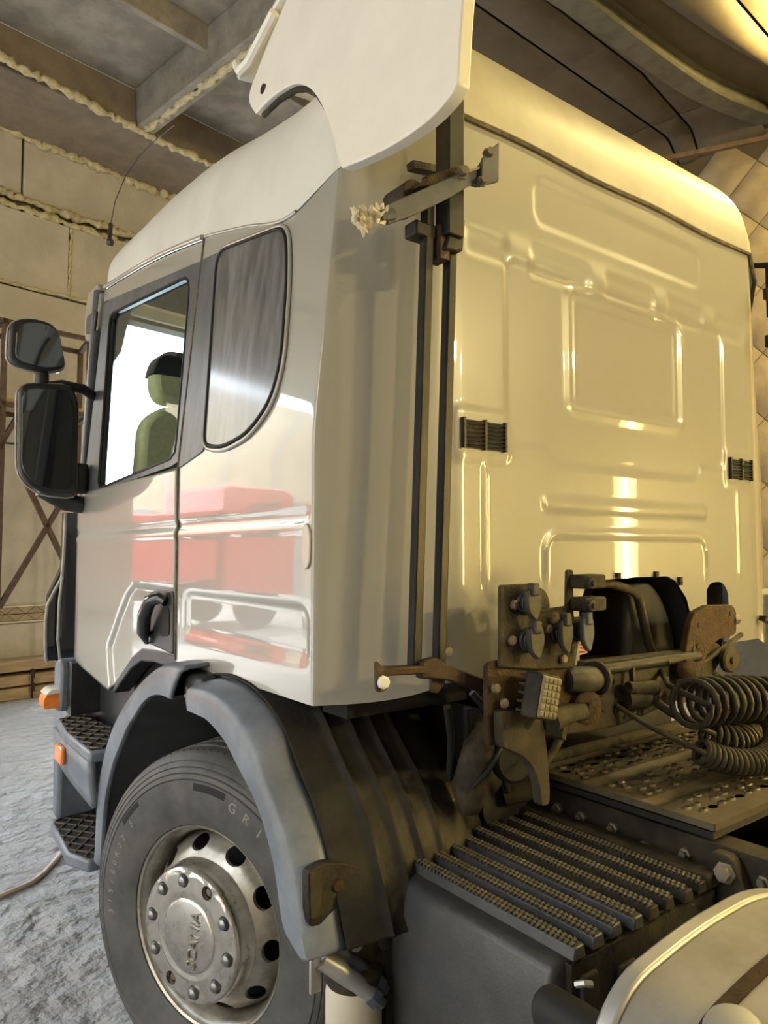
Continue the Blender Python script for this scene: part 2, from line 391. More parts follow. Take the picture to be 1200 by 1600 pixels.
for s, (w0, w1, z0, z1) in enumerate(((-.10,.10,6.20,6.24),(-.015,.015,6.24,6.40),(-.10,.10,6.40,6.43))):
    n = 20; v = []
    for i in range(n+1):
        a = lerp(1.95, 5.86, i/n); b = SB(a)-.03
        v += [(a,b+w0,z0),(a,b+w1,z0),(a,b+w1,z1),(a,b+w0,z1)]
    mb.add(v, [(4*i+k, 4*i+(k+1)%4, 4*i+4+(k+1)%4, 4*i+4+k) for i in range(n) for k in range(4)])
tr = struct(obj('trim_2', mb, 'arch_grey', rot=BR, smooth=30))
def hall(p): return Matrix.Rotation(BR, 4, 'Z') @ Vector(p)
tp = obj('tie_bar', MB().bar(hall((4.7,2.35,5.74)), hall((5.78,.72,6.0)), .05, .05), 'pipe_rust')
tag(tp, 'rusty steel tie bar running level under the canvas ceiling', 'tie bar')
# ---- ceiling lamps and work lamps: warm tubes
def tube_lamp(name, label, loc, rz, tilt, power, stand=True, length=1.0, top=2.2, group=None):
    root = empty(name, label, 'work lamp' if stand else 'ceiling lamp', loc if not stand else (loc[0], loc[1], 0), rz, group)
    zc = (top-length/2) if stand else 0
    if stand:
        obj('pole', MB().tube([(0,.06,.03),(0,.06,top+.05)], .016, 8), 'lamp_housing', root)
        for k in range(3):
            t = 2*pi*k/3+.3; obj('leg', MB().tube([(0,.06,.45),(.42*cos(t),.06+.42*sin(t),.015)], .011, 6), 'lamp_housing', root)
        obj('housing', MB().bb((-.09,.0,zc-length/2-.04),(.09,.045,zc+length/2+.04)), 'lamp_housing', root, bevel=.01)
        obj('tube', MB().tube([(0,-.028,zc-length/2),(0,-.028,zc+length/2)], .018, 10), 'warm_tube', root)
        ld = bpy.data.lights.new('lamp_light', 'AREA'); ld.shape = 'RECTANGLE'; ld.size = .05; ld.size_y = length; ld.energy = power; ld.color = (1.,.78,.32)
        lo = bpy.data.objects.new('lamp_light', ld); COL.objects.link(lo); lo.parent = root; lo.location = (0,-.055,zc); lo.rotation_euler = (radians(90),0,0)
    else:
        obj('housing', MB().bb((-length/2,-.12,.02),(length/2,.12,.09)), 'lamp_housing', root, bevel=.01)
        obj('hanger', MB().tube([(-length*.35,0,.09),(-length*.35,0,.34)], .008, 6).tube([(length*.35,0,.09),(length*.35,0,.34)], .008, 6), 'lamp_housing', root)
        obj('tube', MB().tube([(-length/2+.04,0,-.01),(length/2-.04,0,-.01)], .018, 10), 'warm_tube', root)
        ld = bpy.data.lights.new('lamp_light', 'AREA'); ld.shape = 'RECTANGLE'; ld.size = length; ld.size_y = .2; ld.energy = power; ld.color = (1.,.78,.32)
        lo = bpy.data.objects.new('lamp_light', ld); COL.objects.link(lo); lo.parent = root; lo.location = (0,0,-.04)
    return root
tube_lamp('work_lamp', 'tall warm tube work lamp on a tripod, farther right of the cab rear', (2.75,-1.95,0), radians(-125), 0, 195, top=2.35)
tube_lamp('work_lamp', 'tall warm tube work lamp on a tripod, behind the chassis', (1.35,-2.55,0), radians(-144), 0, 195, top=2.35)
for k, (a, b) in enumerate(((4.2,-1.0),(2.7,-2.3),(5.0,-2.6))):
    p = hall((a, b, 5.95)); tube_lamp('ceiling_lamp', ['warm tube lamp hung nearest the gantry over the right bay','warm tube lamp hung over the rear middle of the bay','warm tube lamp hung in the far rear right of the bay'][k], tuple(p), BR, 0, 85, False, 1.2)

for k, (a, lab) in enumerate(((.9,'square warm fill lamp added on the unseen rear wall, left of the pair'),(3.2,'square warm fill lamp added on the unseen rear wall, right of the pair'))):  # fill lamps added behind the camera to brighten the cab rear
    p = hall((a,-7.70,4.5)); d = (Vector((.0,.0,2.3))-p).normalized(); q = d.to_track_quat('-Z','Y')
    fl_ = empty('fill_floodlight', lab, 'fill_floodlight', tuple(p)); fl_.rotation_euler = q.to_euler()
    obj('lamp_body', MB().bb((-.22,-.16,.01),(.22,.16,.10)), 'lamp_housing', fl_, bevel=.015)
    obj('lamp_pane', MB().bb((-.19,-.13,.0),(.19,.13,.012)), 'warm_tube', fl_)
    obj('mount_arm', MB().bar((0,0,.10),(0,.02,.24),.04,.04), 'lamp_housing', fl_)
    ld = bpy.data.lights.new('lamp_light', 'AREA'); ld.shape = 'RECTANGLE'; ld.size = .36; ld.size_y = .25; ld.energy = 120; ld.color = (1.,.78,.34)
    lo = bpy.data.objects.new('lamp_light', ld); COL.objects.link(lo); lo.parent = fl_; lo.location = (0,0,-.01)
bare = empty('tube_lamp', 'bare warm tube lamp fixed high beside the grey ceiling beam', 'ceiling lamp', tuple(hall((4.3,.34,6.12))), BR)
obj('tube', MB().tube([(-.55,0,0),(.55,0,0)], .018, 10), 'warm_tube', bare)
for x in (-.57, .57): obj('tube_holder', MB().bb((x-.02,-.02,-.025),(x+.02,.02,.10)), 'lamp_housing', bare)
ld = bpy.data.lights.new('lamp_light', 'AREA'); ld.shape = 'RECTANGLE'; ld.size = 1.0; ld.size_y = .05; ld.energy = 85; ld.color = (1.,.79,.30)
lo = bpy.data.objects.new('lamp_light', ld); COL.objects.link(lo); lo.parent = bare; lo.location = (0,0,.025); lo.rotation_euler = (pi,0,0)

# ================================================================ the truck
truck = empty('truck', 'cream white lorry tractor with its cab in fresh gloss paint, standing in the hall', 'truck', (0,0,0))
def taper(z):
    t = z-1.95
    return 0 if t < 0 else (.1*t*t/.2 if t < .1 else .1*(t-.05))
def XS(z): return 1.2-taper(z)
ZG = lambda y: sm(y, [(.0,2.735),(.13,2.73),(.4,2.69),(.7,2.775),(1.09,2.88),(1.7,3.0),(2.5,3.11)])
def sdr(x, z, cx, cz, hx, hz, r):
    qx, qz = abs(x-cx)-hx+r, abs(z-cz)-hz+r
    return sqrt(max(qx,0)**2+max(qz,0)**2)+min(max(qx,qz),0)-r
def rib(d, w): return math.exp(-(d/w)**2)
def rear_relief(x, z):
    """outward (+) relief of the pressed rear wall"""
    h = 0.
    h += .008*(1-sstep(2.59,2.68,z+.03*max(0,abs(x)-.3)))*(1-sstep(.80,.86,abs(x)))
    for x0, x1 in ((-.79,-.60),(-.51,-.21),(-.14,.16),(.23,.49),(.57,.80)):
        d = sdr(x, z, (x0+x1)/2, 2.585, (x1-x0)/2, .055, .03); h -= .006*(1-sstep(-.03,.010,d))
    h -= .004*(1-sstep(-.012,.012,sdr(x, z, 0, 2.785, .48, .075, .05)))
    d = sdr(x, z, 0, 2.34, .345, .22, .06); h += .007*rib(d+.02,.015)-.004*(1-sstep(-.03,-.02,d))+.004*rib(d+.055,.008)
    # the wide panel with its drawn-down foot
    d = max(sdr(x, z, 0, 2.285, .62, .28, .05), -10); d2 = sdr(x, z, 0, 2.2, .45, .245, .08)
    h -= .007*(1-sstep(-.008,.008,min(d, d2)))
    h += .007*rib(sdr(x, z, 0, 1.828, .46, .012, .012),.008)+.004*(1-sstep(-.01,.0,sdr(x, z, 0, 1.828, .46, .012, .012)))
    d = sdr(x, z, 0, 1.60, .46, .14, .06); h += .008*rib(d,.009)*(1 if z > 1.62 else sstep(1.56,1.62,z))
    for sx in (-1, 1):
        h += .005*rib(x-sx*.71,.007)*(1-sstep(1.90,1.95,z))*sstep(1.55,1.62,z)
        h += .005*(1-sstep(-.01,.008,sdr(x, z, sx*.722, 2.015, .112, .078, .03)))
    return h
def rear_bottom(x):
    z = 1.325
    if -.30 < x < .40: z = pw(x, [(-.30,1.50),(-.27,1.565),(-.2,1.588),(.0,1.594),(.2,1.594),(.25,1.575),(.32,1.51),(.385,1.345),(.40,1.325)])
    elif .446 < x < .618: z = 1.565-.05*(abs(x-.532)/.086)**3.2
    return z
def side_relief(y, z):
    h = -.007*rib(z-1.778,.016)+.004*rib(z-1.745,.012)                       # long crease below the windows
    d = sdr(y, z, .585, 1.455, .43, .085, .05); h -= .010*(1-sstep(-.016,.010,d))*sstep(1.36,1.42,z)
    return h
def corner_pts(t):      # t 0..1 from the crease to the flat rear wall, plan view (|x| from .86 out, y)
    # slightly bowed chamfer
    return (.34*(1-t), .13*(1-t)**1.25)
path = []               # (kind, parameter)
for i in range(41): path.append(('s', lerp(1.083, .16, i/40)))
for i in range(1, 6): path.append(('r', i/6))
for i in range(0, 21): path.append(('c', i/20))
xsr = [lerp(-.86,.86,i/176) for i in range(1,176)]
for xe in (-.301,-.299,.399,.401,.445,.447,.617,.619): xsr.append(xe)
xsr.sort()
for x in xsr: path.append(('b', x))
for i in range(20, -1, -1): path.append(('C', i/20))
for i in range(5, 0, -1): path.append(('R', i/6))
for i in range(21): path.append(('S', lerp(.16, 1.083, i/20)))
NV = 130
def body_pt(k, q, v):
    if k in 'sS':
        z = lerp(1.285, ZG(q), v); x = -XS(z)-side_relief(q, z); P = Vector((x, q, z))
    elif k in 'rR':
        z = lerp(1.285, 2.73, v); a = q*pi/2; P = Vector((-XS(z)+.004*(1-cos(a*.7))-.0, .16-.03*q**.35, z))
    elif k in 'cC':
        zt = lerp(2.73, 2.94, q**.8); z = lerp(1.285+.04*q**3, zt, v); dx, dy = corner_pts(q)
        P = Vector((-(.86+dx/.34*(XS(z)-.003-.86)), dy, z))
    else:
        z0 = rear_bottom(q); z = lerp(1.325, 2.94, v)
        z = max(z, z0)
        P = Vector((q, -rear_relief(q, z), z))
    if k in 'RSC': P.x = -P.x
    return P
mb = MB(); n = len(path)
vs = [body_pt(k, q, j/NV) for k, q in path for j in range(NV+1)]
fs = [(i*(NV+1)+j, (i+1)*(NV+1)+j, (i+1)*(NV+1)+j+1, i*(NV+1)+j+1) for i in range(n-1) for j in range(NV)]
mb.add(vs, fs)
body = obj('cab_body', mb, 'paint', truck, smooth=50, label='cream cab shell with pressed rear wall')
# inside faces of the cab, dark
obj('cab_inner_wall', MB().grid(lambda u, v: (lerp(-1.05,1.05,u), .22, lerp(1.62,2.9,v)), 1, 1).bb((-1.12,.5,1.30),(1.12,2.5,1.33)), 'cabin_dark', truck, label='dark cab floor and back lining')
mb = MB(); mb.grid(lambda u, v: (.045+(u-.5)*.74*(1-.12*v), .01+.55*v, 1.60-.02*v-.34*abs(2*u-1)**5), 20, 5)
obj('tunnel_lining', mb, 'cabin_dark', truck, label='dark hood behind the rear wall cutout')
obj('slot_lining', MB().bb((.44,.02,1.30),(.452,.14,1.57)).bb((.612,.02,1.30),(.624,.14,1.57)).bb((.44,.14,1.30),(.624,.15,1.57)), 'socket_grey', truck)
# roof
RB = [(0,.0,2.94),(-.4,.0,2.94),(-.80,.0,2.94),(-.86,.0,2.94),(-.96,.03,2.885),(-1.06,.075,2.81),(-1.115,.12,2.745),(-1.127,.16,2.73),(-1.129,.4,2.69),(-1.12,.7,2.775),(-1.11,1.09,2.88),(-1.10,1.7,3.0),(-1.09,2.3,3.085),(-1.08,2.5,3.11),(-.98,2.62,3.12),(-.6,2.70,3.12),(0,2.73,3.12)]
def bl(t):
    s = t*(len(RB)-1); i = min(int(s), len(RB)-2); u = s-i; g = lambda k: Vector(RB[max(0,min(len(RB)-1,k))])
    p0, p1, p2, p3 = g(i-1), g(i), g(i+1), g(i+2)
    return p1*1.0 if u == 0 else p1.lerp(p2, u)
def roof_pt(t, v, sgn):
    B = bl(t); cy = min(max(B.y, .55), 2.0); C = Vector((0, cy, sm(cy, [(.5,3.335),(.8,3.38),(1.2,3.46),(1.6,3.49),(2.0,3.48)])))
    a = v*pi/2; e = .62; w = 1-max(cos(a),0)**e; h = sin(a)**e if a > 0 else 0
    P = Vector((lerp(B.x, C.x, w), lerp(B.y, C.y, w), lerp(B.z, C.z, h)))
    P.x *= sgn; return P
mb = MB()
for s in (1, -1): mb.grid(lambda u, v, s=s: roof_pt(lerp(4.5/16,1,u), v**1.6, s), 80, 28)
obj('roof_shell', mb, 'paint_matt', truck, smooth=60, label='matt cream high roof shell')
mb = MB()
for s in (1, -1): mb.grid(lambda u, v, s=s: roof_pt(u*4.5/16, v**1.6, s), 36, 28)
obj('roof_rear_panel', mb, 'paint_aged_dim', truck, smooth=60, label='yellowed rear panel of the roof, colour darkened against the lamp light')
# dark sealing seam along the roof joint on the rear wall, drip rail on the side
obj('roof_seam', MB().tube([(x,-.006,2.942+.004*sin(x*9)) for x in [lerp(-.86,.87,i/40) for i in range(41)]]+[(1.0,.04,2.87),(1.10,.12,2.75)], .0085, 6), 'seam_dark', truck)
obj('drip_rail', MB().tube([(-XS(ZG(y))-.004,y,ZG(y)+.004) for y in [lerp(2.5,1.1,i/20) for i in range(21)]], .011, 8), 'paint', truck, smooth=80)
obj('drip_rail', MB().tube([(-XS(ZG(y))-.002,y,ZG(y)+.004) for y in [lerp(1.07,.35,i/20) for i in range(21)]], .006, 8), 'paint', truck, smooth=80)
# ---- door
DB = [(1.095,1.303),(1.324,1.296),(1.475,1.285),(1.60,1.235),(1.72,1.162),(1.83,1.095),(1.885,1.062),(1.95,1.066),(2.2,1.092),(2.5,1.122),(2.60,1.145),(2.64,1.19),(2.652,1.24)]
def door_relief(y, z):
    h = -.007*rib(z-1.778,.016)+.004*rib(z-1.745,.012)
    # recessed field round the handle: behind a slanting edge, below the crease
    e = pw(z, [(1.06,1.84),(1.144,1.875),(1.25,1.905),(1.40,1.76),(1.50,1.65),(1.535,1.58),(1.6,1.58)])
    h -= .014*sstep(-.015,.02,e-y)*sstep(-.012,.012,1.543-z)
    h -= .045*max(0,(y-2.42)/.23)**2
    return h
def door_pt(u, v, sgn=-1):
    y = lerp(1.095, 2.652, u); z0 = pw(y, DB); z = lerp(z0, 1.985, v); y -= .085*sstep(1.72,1.98,z)*u**4
    return Vector((sgn*(XS(z)+door_relief(y, z)), y, z))
door = obj('door', MB().grid(lambda u, v: door_pt(u, v), 130, 90), 'paint', truck, smooth=50, solid=.018, off=0, label='cream driver door reflecting the yard')
def side_pt(y, z, d, sgn=-1): return (sgn*(XS(z)+d), y, z)
GL = rrect([(2.325,2.915),(1.185,2.765),(1.125,2.035),(2.13,1.985)], [.07,.09,.05,.04], 6)
FR = [(2.475,3.025),(1.097,2.79),(1.097,2.005),(2.39,1.962)]
gc = (1.72, 2.43); NR = 96
def frame_ring(sgn, parent):
    A = radial(FR, gc, NR); B = radial(GL, gc, NR)
    mb = MB(); mb.ring([side_pt(y,z,.004,sgn) for y,z in A],[side_pt(y,z,.004,sgn) for y,z in B]); mb.ring([side_pt(y,z,.004,sgn) for y,z in B],[side_pt(y,z,-.03,sgn) for y,z in B]); mb.ring([side_pt(y,z,.004,sgn) for y,z in A],[side_pt(y,z,-.02,sgn) for y,z in A])
    obj('window_frame', mb, 'window_trim', parent, smooth=30)
    mb = MB(); mb.add([side_pt(y,z,-.014,sgn) for y,z in GL], [tuple(range(len(GL)))]); obj('window_pane', mb, 'cab_glass', parent)
    mb = MB(); mb.tube([side_pt(y,z,.001,sgn) for y,z in resample(GL,80)], .0075, 6, closed=True); obj('window_seal', mb, 'rubber_dark', parent)
    mb = MB().grid(lambda u, v: side_pt(lerp(lerp(1.097,2.475,u),lerp(1.097,2.51,u),v), lerp(lerp(2.79,3.025,u), ZG(lerp(1.097,2.5,u))-.012, v), .003*(v<1), sgn), 20, 3); obj('door_header', mb, 'paint', parent)
frame_ring(-1, door)
# door handle: dark recessed shell with a vertical grip
HP = rrect([(1.50,1.325),(1.385,1.525),(1.125,1.54),(1.112,1.305)], [.05,.06,.02,.02], 5)
hd = obj('door_handle', MB().prism(HP, lambda y, z, d: (-1.192-d, y, z), -.004, .012), 'black_plastic', door, bevel=.006)
mb = MB(); mb.tube([(-1.207,1.36,1.335),(-1.235,1.34,1.37),(-1.25,1.29,1.44),(-1.248,1.235,1.497),(-1.225,1.19,1.51),(-1.212,1.165,1.495)], [.022,.026,.027,.025,.022,.018], 10); obj('handle_grip', mb, 'black_gloss', door, smooth=80)
obj('door_lock', MB().lathe([(.016,0),(.016,.012),(.012,.015)], (-1.204,1.335,1.345), (-1,0,0), 16), 'nut_steel', door)
obj('handle_hollow', MB().prism(rrect([(1.245,1.36),(1.215,1.475),(1.15,1.48),(1.14,1.37)], .03, 4), lambda y, z, d: (-1.203-d, y, z), 0, .004), 'dark_hole', door)
# far door (mirrored, plain)
door_r = obj('door', MB().grid(lambda u, v: door_pt(u, v, 1), 40, 30), 'paint', truck, smooth=50, label='cream passenger door on the far side'); frame_ring(1, door_r)
# rear side window, pillar trim and the raised edge round it
WN = rrect([(.918,2.765),(.395,2.665),(.352,2.50),(.336,2.24),(.375,2.125),(.50,2.045),(.70,2.020),(.845,2.048)], [.07,.075,.12,.1,.1,.12,.1,.035], 5)
obj('pillar_trim', MB().prism(rrect([(1.080,2.79),(.925,2.768),(.85,2.03),(1.078,1.988)], [.01,.01,.03,.01], 3), lambda y, z, d: side_pt(y, z, d), -.003, .005), 'window_trim', truck, bevel=.003)
win = obj('side_window', MB().prism(WN, lambda y, z, d: side_pt(y, z, d), -.003, .010), 'frost_window', truck, bevel=.004, label='dusty dark window behind the door')
obj('window_bead', MB().tube([side_pt(y,z,.004) for y,z in resample([(p[0]+(p[0]-.63)*.035, p[1]+(p[1]-2.38)*.035) for p in WN], 90)], .0075, 6, closed=True), 'paint', win, smooth=80)
obj('window_seal', MB().tube([side_pt(y,z,.010) for y,z in resample(WN, 90)], .006, 6, closed=True), 'rubber_dark', win, smooth=80)
obj('door_gap', MB().tube([(-XS(z)-.001-(side_relief(1.09,z)),1.089,z) for z in [lerp(1.29,2.88,i/60) for i in range(61)]], .0055, 6), 'seam_dark', truck)
# oval recess in the rear edge of the side wall, pinkish reflection painted in
mk = obj('side_recess', MB().prism(rrect([(.165,1.628),(.14,1.65),(.138,1.735),(.16,1.765),(.182,1.73),(.184,1.66)], .02, 3), lambda y, z, d: (-1.199-d, y, z), 0, .008), 'recess_reflect', truck, bevel=.003, label='oval recess in body colour with a painted pinkish reflection')
# pillars, windscreen, front
obj('windscreen_pillar', MB().tube([(-1.19,2.43,1.93),(-1.16,2.47,2.35),(-1.10,2.56,3.10)], .035, 8), 'window_trim', truck, smooth=70)
obj('windscreen_pillar', MB().tube([(1.19,2.43,1.93),(1.16,2.47,2.35),(1.10,2.56,3.10)], .035, 8), 'window_trim', truck, smooth=70)
obj('front_panel', MB().grid(lambda u, v: (lerp(-1.17,1.17,u), 2.56+.20*(1-abs(2*u-1)**3)+.05*(1-v), lerp(1.12,1.98,v)), 16, 4), 'paint', truck)
obj('windscreen', MB().grid(lambda u, v: (lerp(-1.17,1.17,u)*lerp(1,.93,v), 2.48+.22*(1-abs(2*u-1)**3)+.06*v, lerp(1.98,3.11,v)), 16, 4), 'cab_glass', truck)
obj('dashboard', MB().bb((-1.1,2.30,1.62),(1.1,2.6,1.99)), 'cabin_dark', truck, bevel=.06)
# flared cream corner deflector at the cab front with its black gap
prof = [(-1.208,1.90),(-1.213,1.65),(-1.220,1.54),(-1.258,1.465),(-1.289,1.395),(-1.298,1.31),(-1.297,1.20),(-1.292,1.095),(-1.278,1.075)]
mb = MB()
mb.grid(lambda u, v: (pw(u, [(i/8,p[0]) for i,p in enumerate(prof)])+.16*v*v, 2.78+.13*v, pw(u, [(i/8,p[1]) for i,p in enumerate(prof)])), 32, 6)
obj('corner_deflector', mb, 'paint', truck, solid=.016, label='flared cream corner deflector by the front')
obj('corner_gap', MB().prism([(-1.20,1.90),(-1.205,1.60),(-1.272,1.44),(-1.28,1.12),(-1.17,1.05),(-1.13,1.05),(-1.13,1.90)], lambda x, z, d: (x, d, z), 2.80, 2.86), 'black_gloss', truck)
obj('corner_lip', MB().tube([(-1.212,2.765,1.55),(-1.226,2.765,1.40),(-1.228,2.765,1.20),(-1.215,2.765,1.09),(-1.185,2.765,1.05)], .008, 6), 'paint', truck, smooth=80)
# ---- side wing deflector and roof deflector
def wing_pt(y, z, d): return (-1.16+.12*(z-2.7)+d, y, z)
WG = [(.723,3.332),(.754,3.301),(.757,3.254),(.681,3.171),(.61,3.172),(.543,3.166),(.432,3.139),(.365,3.106),(.275,3.035),(.181,2.915),(.12,2.807),(.082,2.724),(.057,2.689),(-.05,2.663),(-.184,2.641),(-.301,2.638),(-.373,2.656),(-.395,2.678),(-.385,2.90),(-.385,3.72),(.28,3.72),(.45,3.56),(.574,3.48),(.667,3.396)]
def soften(P, keep):
    for _ in range(2):
        Q = []
        for i, p in enumerate(P):
            if p in keep: Q.append(p); continue
            a, b = P[i-1], P[(i+1) % len(P)]
            Q += [(p[0]*.75+a[0]*.25, p[1]*.75+a[1]*.25), (p[0]*.75+b[0]*.25, p[1]*.75+b[1]*.25)]
        P = Q
    return P
WG = soften(WG, {(.681,3.171),(.057,2.689),(-.395,2.678),(-.385,3.72),(.28,3.72)})
wing = obj('side_wing', MB().prism(WG, lambda y, z, d: wing_pt(y, z, d), -.004, .032), 'wing_paint', truck, bevel=.004, label='large cream side wing of the roof deflector')
obj('bolt_hole', MB().lathe([(.0,.002),(.017,.002),(.017,-.004)], wing_pt(.636,3.236,-.005), (-1,0,0), 20), 'dirty_steel', wing)
obj('wing_edge', MB().tube([wing_pt(y,z,.020) for y,z in ((.66,3.163),(.543,3.157),(.432,3.130),(.365,3.096),(.275,3.025),(.178,2.908),(.115,2.803),(.078,2.724))], .010, 6), 'dusty_frame', wing, smooth=80)
obj('roof_deflector', MB().grid(lambda u, v: (lerp(-1.0,1.0,u), 1.06-.42*v, 3.60+.14*v**.8-.05*abs(2*u-1)**4), 20, 14), 'wing_paint', truck, solid=.02, label='cream deflector above the cab roof')
obj('roof_deflector_lip', MB().tube([(-1.0,1.06,3.60),(-1.0,1.03,3.555),(-1.0,.95,3.55),(-1.0,.75,3.62)], .02, 8), 'wing_paint', truck)
# ---- rear vents
def vent(cx):
    v = obj('rear_vent', MB().prism(rrect([(cx-.087,1.968),(cx+.087,1.968),(cx+.087,2.062),(cx-.087,2.062)], .012, 3), lambda x, z, d: (x, -.004-d, z), 0, .008), 'black_gloss', truck, bevel=.002)
    for i in range(7): obj('slat', MB().box((cx, -.018, 1.980+i*.0117), (.160, .012, .0055), Matrix.Rotation(.5, 3, 'X')), 'rod_black', v)
    for dx in (-.082,.0,.082): obj('slat_bar', MB().bb((cx+dx-.004,-.026,1.972),(cx+dx+.004,-.010,2.058)), 'rod_black', v)
vent(-.722); vent(.722)
# ---- front wheel, steered to the left
ST = .386; WN_ = Vector((-cos(ST), -sin(ST), 0)); WC = Vector((-1.245, .692, .522)); WF = Vector((-sin(ST), cos(ST), 0)); UP = Vector((0,0,1))
def wp(r, t, h): return WC+WN_*h+WF*(r*cos(t))+UP*(r*sin(t))
def wlathe(prof, n=64, closed=False):
    mb = MB(); m = len(prof); vs = [wp(r, 2*pi*k/n, h) for r, h in prof for k in range(n)]; fs = []
    for i in range(m if closed else m-1):
        j = (i+1) % m
        for k in range(n): fs.append((i*n+k, i*n+(k+1)%n, j*n+(k+1)%n, j*n+k))
    return mb.add(vs, fs)
wheel = obj('wheel', wlathe([(.296,.0),(.303,.004),(.303,-.004),(.292,-.014),(.279,-.03),(.275,-.085),(.272,-.12)], 96), 'rim_steel', truck, smooth=50, label='steel front wheel turned outward')
tp_ = [(.302,-.004),(.306,.008),(.322,.014),(.345,.020),(.38,.026),(.42,.028),(.445,.026),(.4475,.022),(.451,.025),(.463,.021),(.4655,.017),(.469,.019),(.480,.014),(.4825,.010),(.486,.012),(.497,.004),(.5,.0),(.5035,.001),(.516,-.012),(.524,-.022),(.530,-.036),(.533,-.06),(.525,-.062),(.525,-.07),(.534,-.072),(.536,-.11),(.524,-.112),(.524,-.124),(.536,-.126),(.536,-.18),(.524,-.182),(.524,-.194),(.536,-.196),(.534,-.25),(.52,-.285),(.48,-.31),(.40,-.335),(.31,-.31),(.302,-.30)]
tyre = obj('tyre', wlathe(tp_, 120), 'rubber', wheel, smooth=35)
mb = MB()
for k in range(110):
    t = 2*pi*k/110; c = wp(.5285, t, -.031); nrm = (WN_*.8+(WF*cos(t)+UP*sin(t))*.6).normalized()
    mb.lathe([(.0038,.0),(.0038,.002),(0,.002)], c, nrm, 6)
obj('shoulder_pinhole', mb, 'dark_hole', wheel, kind='stuff')
mb = MB()      # darker blocks moulded into the sidewall and the raised letters
def side_letter(mb, ch, t, r, size):
    rad = WF*cos(t)+UP*sin(t); tang = -WF*sin(t)+UP*cos(t)
    # seen from outside, letters read clockwise with their tops outward
    M = Matrix((tang, rad, WN_)).transposed().to_4x4(); M.translation = wp(r, t, .0265 if r < .43 else .024)
    add_text(mb, ch, size, .002, M)
for i, ch in enumerate('GRI'):
    mb = MB(); side_letter(mb, ch, radians(109+i*8.2), .412, .044); obj('letter', mb, 'letter_rubber', wheel)
for i, ch in enumerate('315/80R22.5'):
    mb = MB(); side_letter(mb, ch, radians(-6+i*4.6), .405, .030); obj('letter', mb, 'letter_rubber', wheel)
def arc_patch(t0, t1, r0, r1):
    mb = MB(); mb.grid(lambda u, v: wp(lerp(r0,r1,v), lerp(radians(t0),radians(t1),u), .0285-.002*abs(2*v-1)), 16, 2); return mb
obj('sidewall_block', arc_patch(86,104,.405,.440), 'rubber_dark', wheel); obj('sidewall_block', arc_patch(36,50,.42,.442), 'rubber_dark', wheel)
# pressed disc with oval hand holes
mb = MB(); NS = 10
def disc_pt(r, t): 
    return wp(r, t, pw(r, [(.196,.006),(.21,-.002),(.235,-.022),(.262,-.055),(.274,-.10)]))
for k in range(NS):
    tc = 2*pi*(k+.15)/NS; dt = pi/NS; q = 24; rc = .241
    inner = [(rc+.0205*cos(2*pi*i/q), tc+(.034/rc)*sin(2*pi*i/q)) for i in range(q)]
    outer = []
    for i in range(q):
        a = 2*pi*i/q; cx, sx = cos(a), sin(a); s_ = 1/max(abs(cx), abs(sx)); outer.append((rc+.033*cx*s_, tc+dt*sx*s_))
    mid = [((o[0]*.25+n_[0]*.75), (o[1]*.25+n_[1]*.75)) for o, n_ in zip(outer, inner)]
    mb.ring([disc_pt(*p) for p in outer], [disc_pt(*p) for p in mid]); mb.ring([disc_pt(*p) for p in mid], [disc_pt(*p) for p in inner])
    mb.ring([disc_pt(*p) for p in inner], [disc_pt(*p)-WN_*.012 for p in inner])
mb.add(wlathe([(.274,-.10),(.275,-.13)], 60).v, wlathe([(.274,-.10),(.275,-.13)], 60).f)
mb2 = wlathe([(.196,.006),(.208,.0)], 60); mb.add(mb2.v, mb2.f)
obj('wheel_disc', mb, 'rim_steel', wheel, smooth=50)
obj('brake_drum', wlathe([(.262,-.30),(.262,-.14),(.10,-.135),(.0,-.135)], 40), 'dark_hole', wheel)
# hub cover with ten nut openings and the embossed centre plate
mb = MB(); rb_ = .160; hz = .066
NH = 10
def hub_pt(r, t, h=0): return wp(r, t, h+pw(r, [(.0,.071),(.103,.071),(.108,.0655),(.118,.0655),(.124,.068),(.19,hz),(.1965,.058),(.199,.045)]))
for k in range(NH):
    tc = 2*pi*(k+.25)/NH; dt = pi/NH; q = 24
    inner = [(rb_+.0205*cos(2*pi*i/q), tc+(.0205/rb_)*sin(2*pi*i/q)) for i in range(q)]; outer = []
    for i in range(q):
        a = 2*pi*i/q; cx, sx = cos(a), sin(a); s_ = 1/max(abs(cx), abs(sx)); outer.append((rb_+.03*cx*s_, tc+dt*sx*s_))
    mb.ring([hub_pt(*p) for p in outer], [hub_pt(*p) for p in inner]); mb.ring([hub_pt(*p) for p in inner], [hub_pt(*p)-WN_*.014 for p in inner])
hp = [(.0,.071),(.100,.071),(.104,.0695),(.108,.0655),(.118,.0655),(.124,.068),(.130,.0675)]
m2 = wlathe(hp, 80); mb.add(m2.v, m2.f); m2 = wlathe([(.19,hz),(.1955,.061),(.199,.05),(.2005,.03),(.203,.012),(.207,.002),(.205,-.004)], 80); mb.add(m2.v, m2.f)
hub = obj('hub_cover', mb, 'hub_steel', wheel, smooth=40)
for k in range(NH):
    tc = 2*pi*(k+.25)/NH; c = wp(rb_, tc, .045); M = frame(WN_)
    deep = k in (3, 8)
    pr_ = [(.0195,0),(.0195,.010),(.0182,.018),(.0178,.026),(.0145,.034),(.008,.038),(.0,.039)] if not deep else [(.0195,0),(.0195,.006),(.011,.008),(.011,.016),(.0,.016)]
    obj('wheel_nut', MB().lathe(pr_, c-WN_*.002, WN_, 12 if not deep else 6), 'nut_steel' if not deep else 'bolt', wheel, smooth=35)
obj('nut_recess', wlathe([(.0,.049),(.195,.049)], 48), 'dark_hole', wheel)
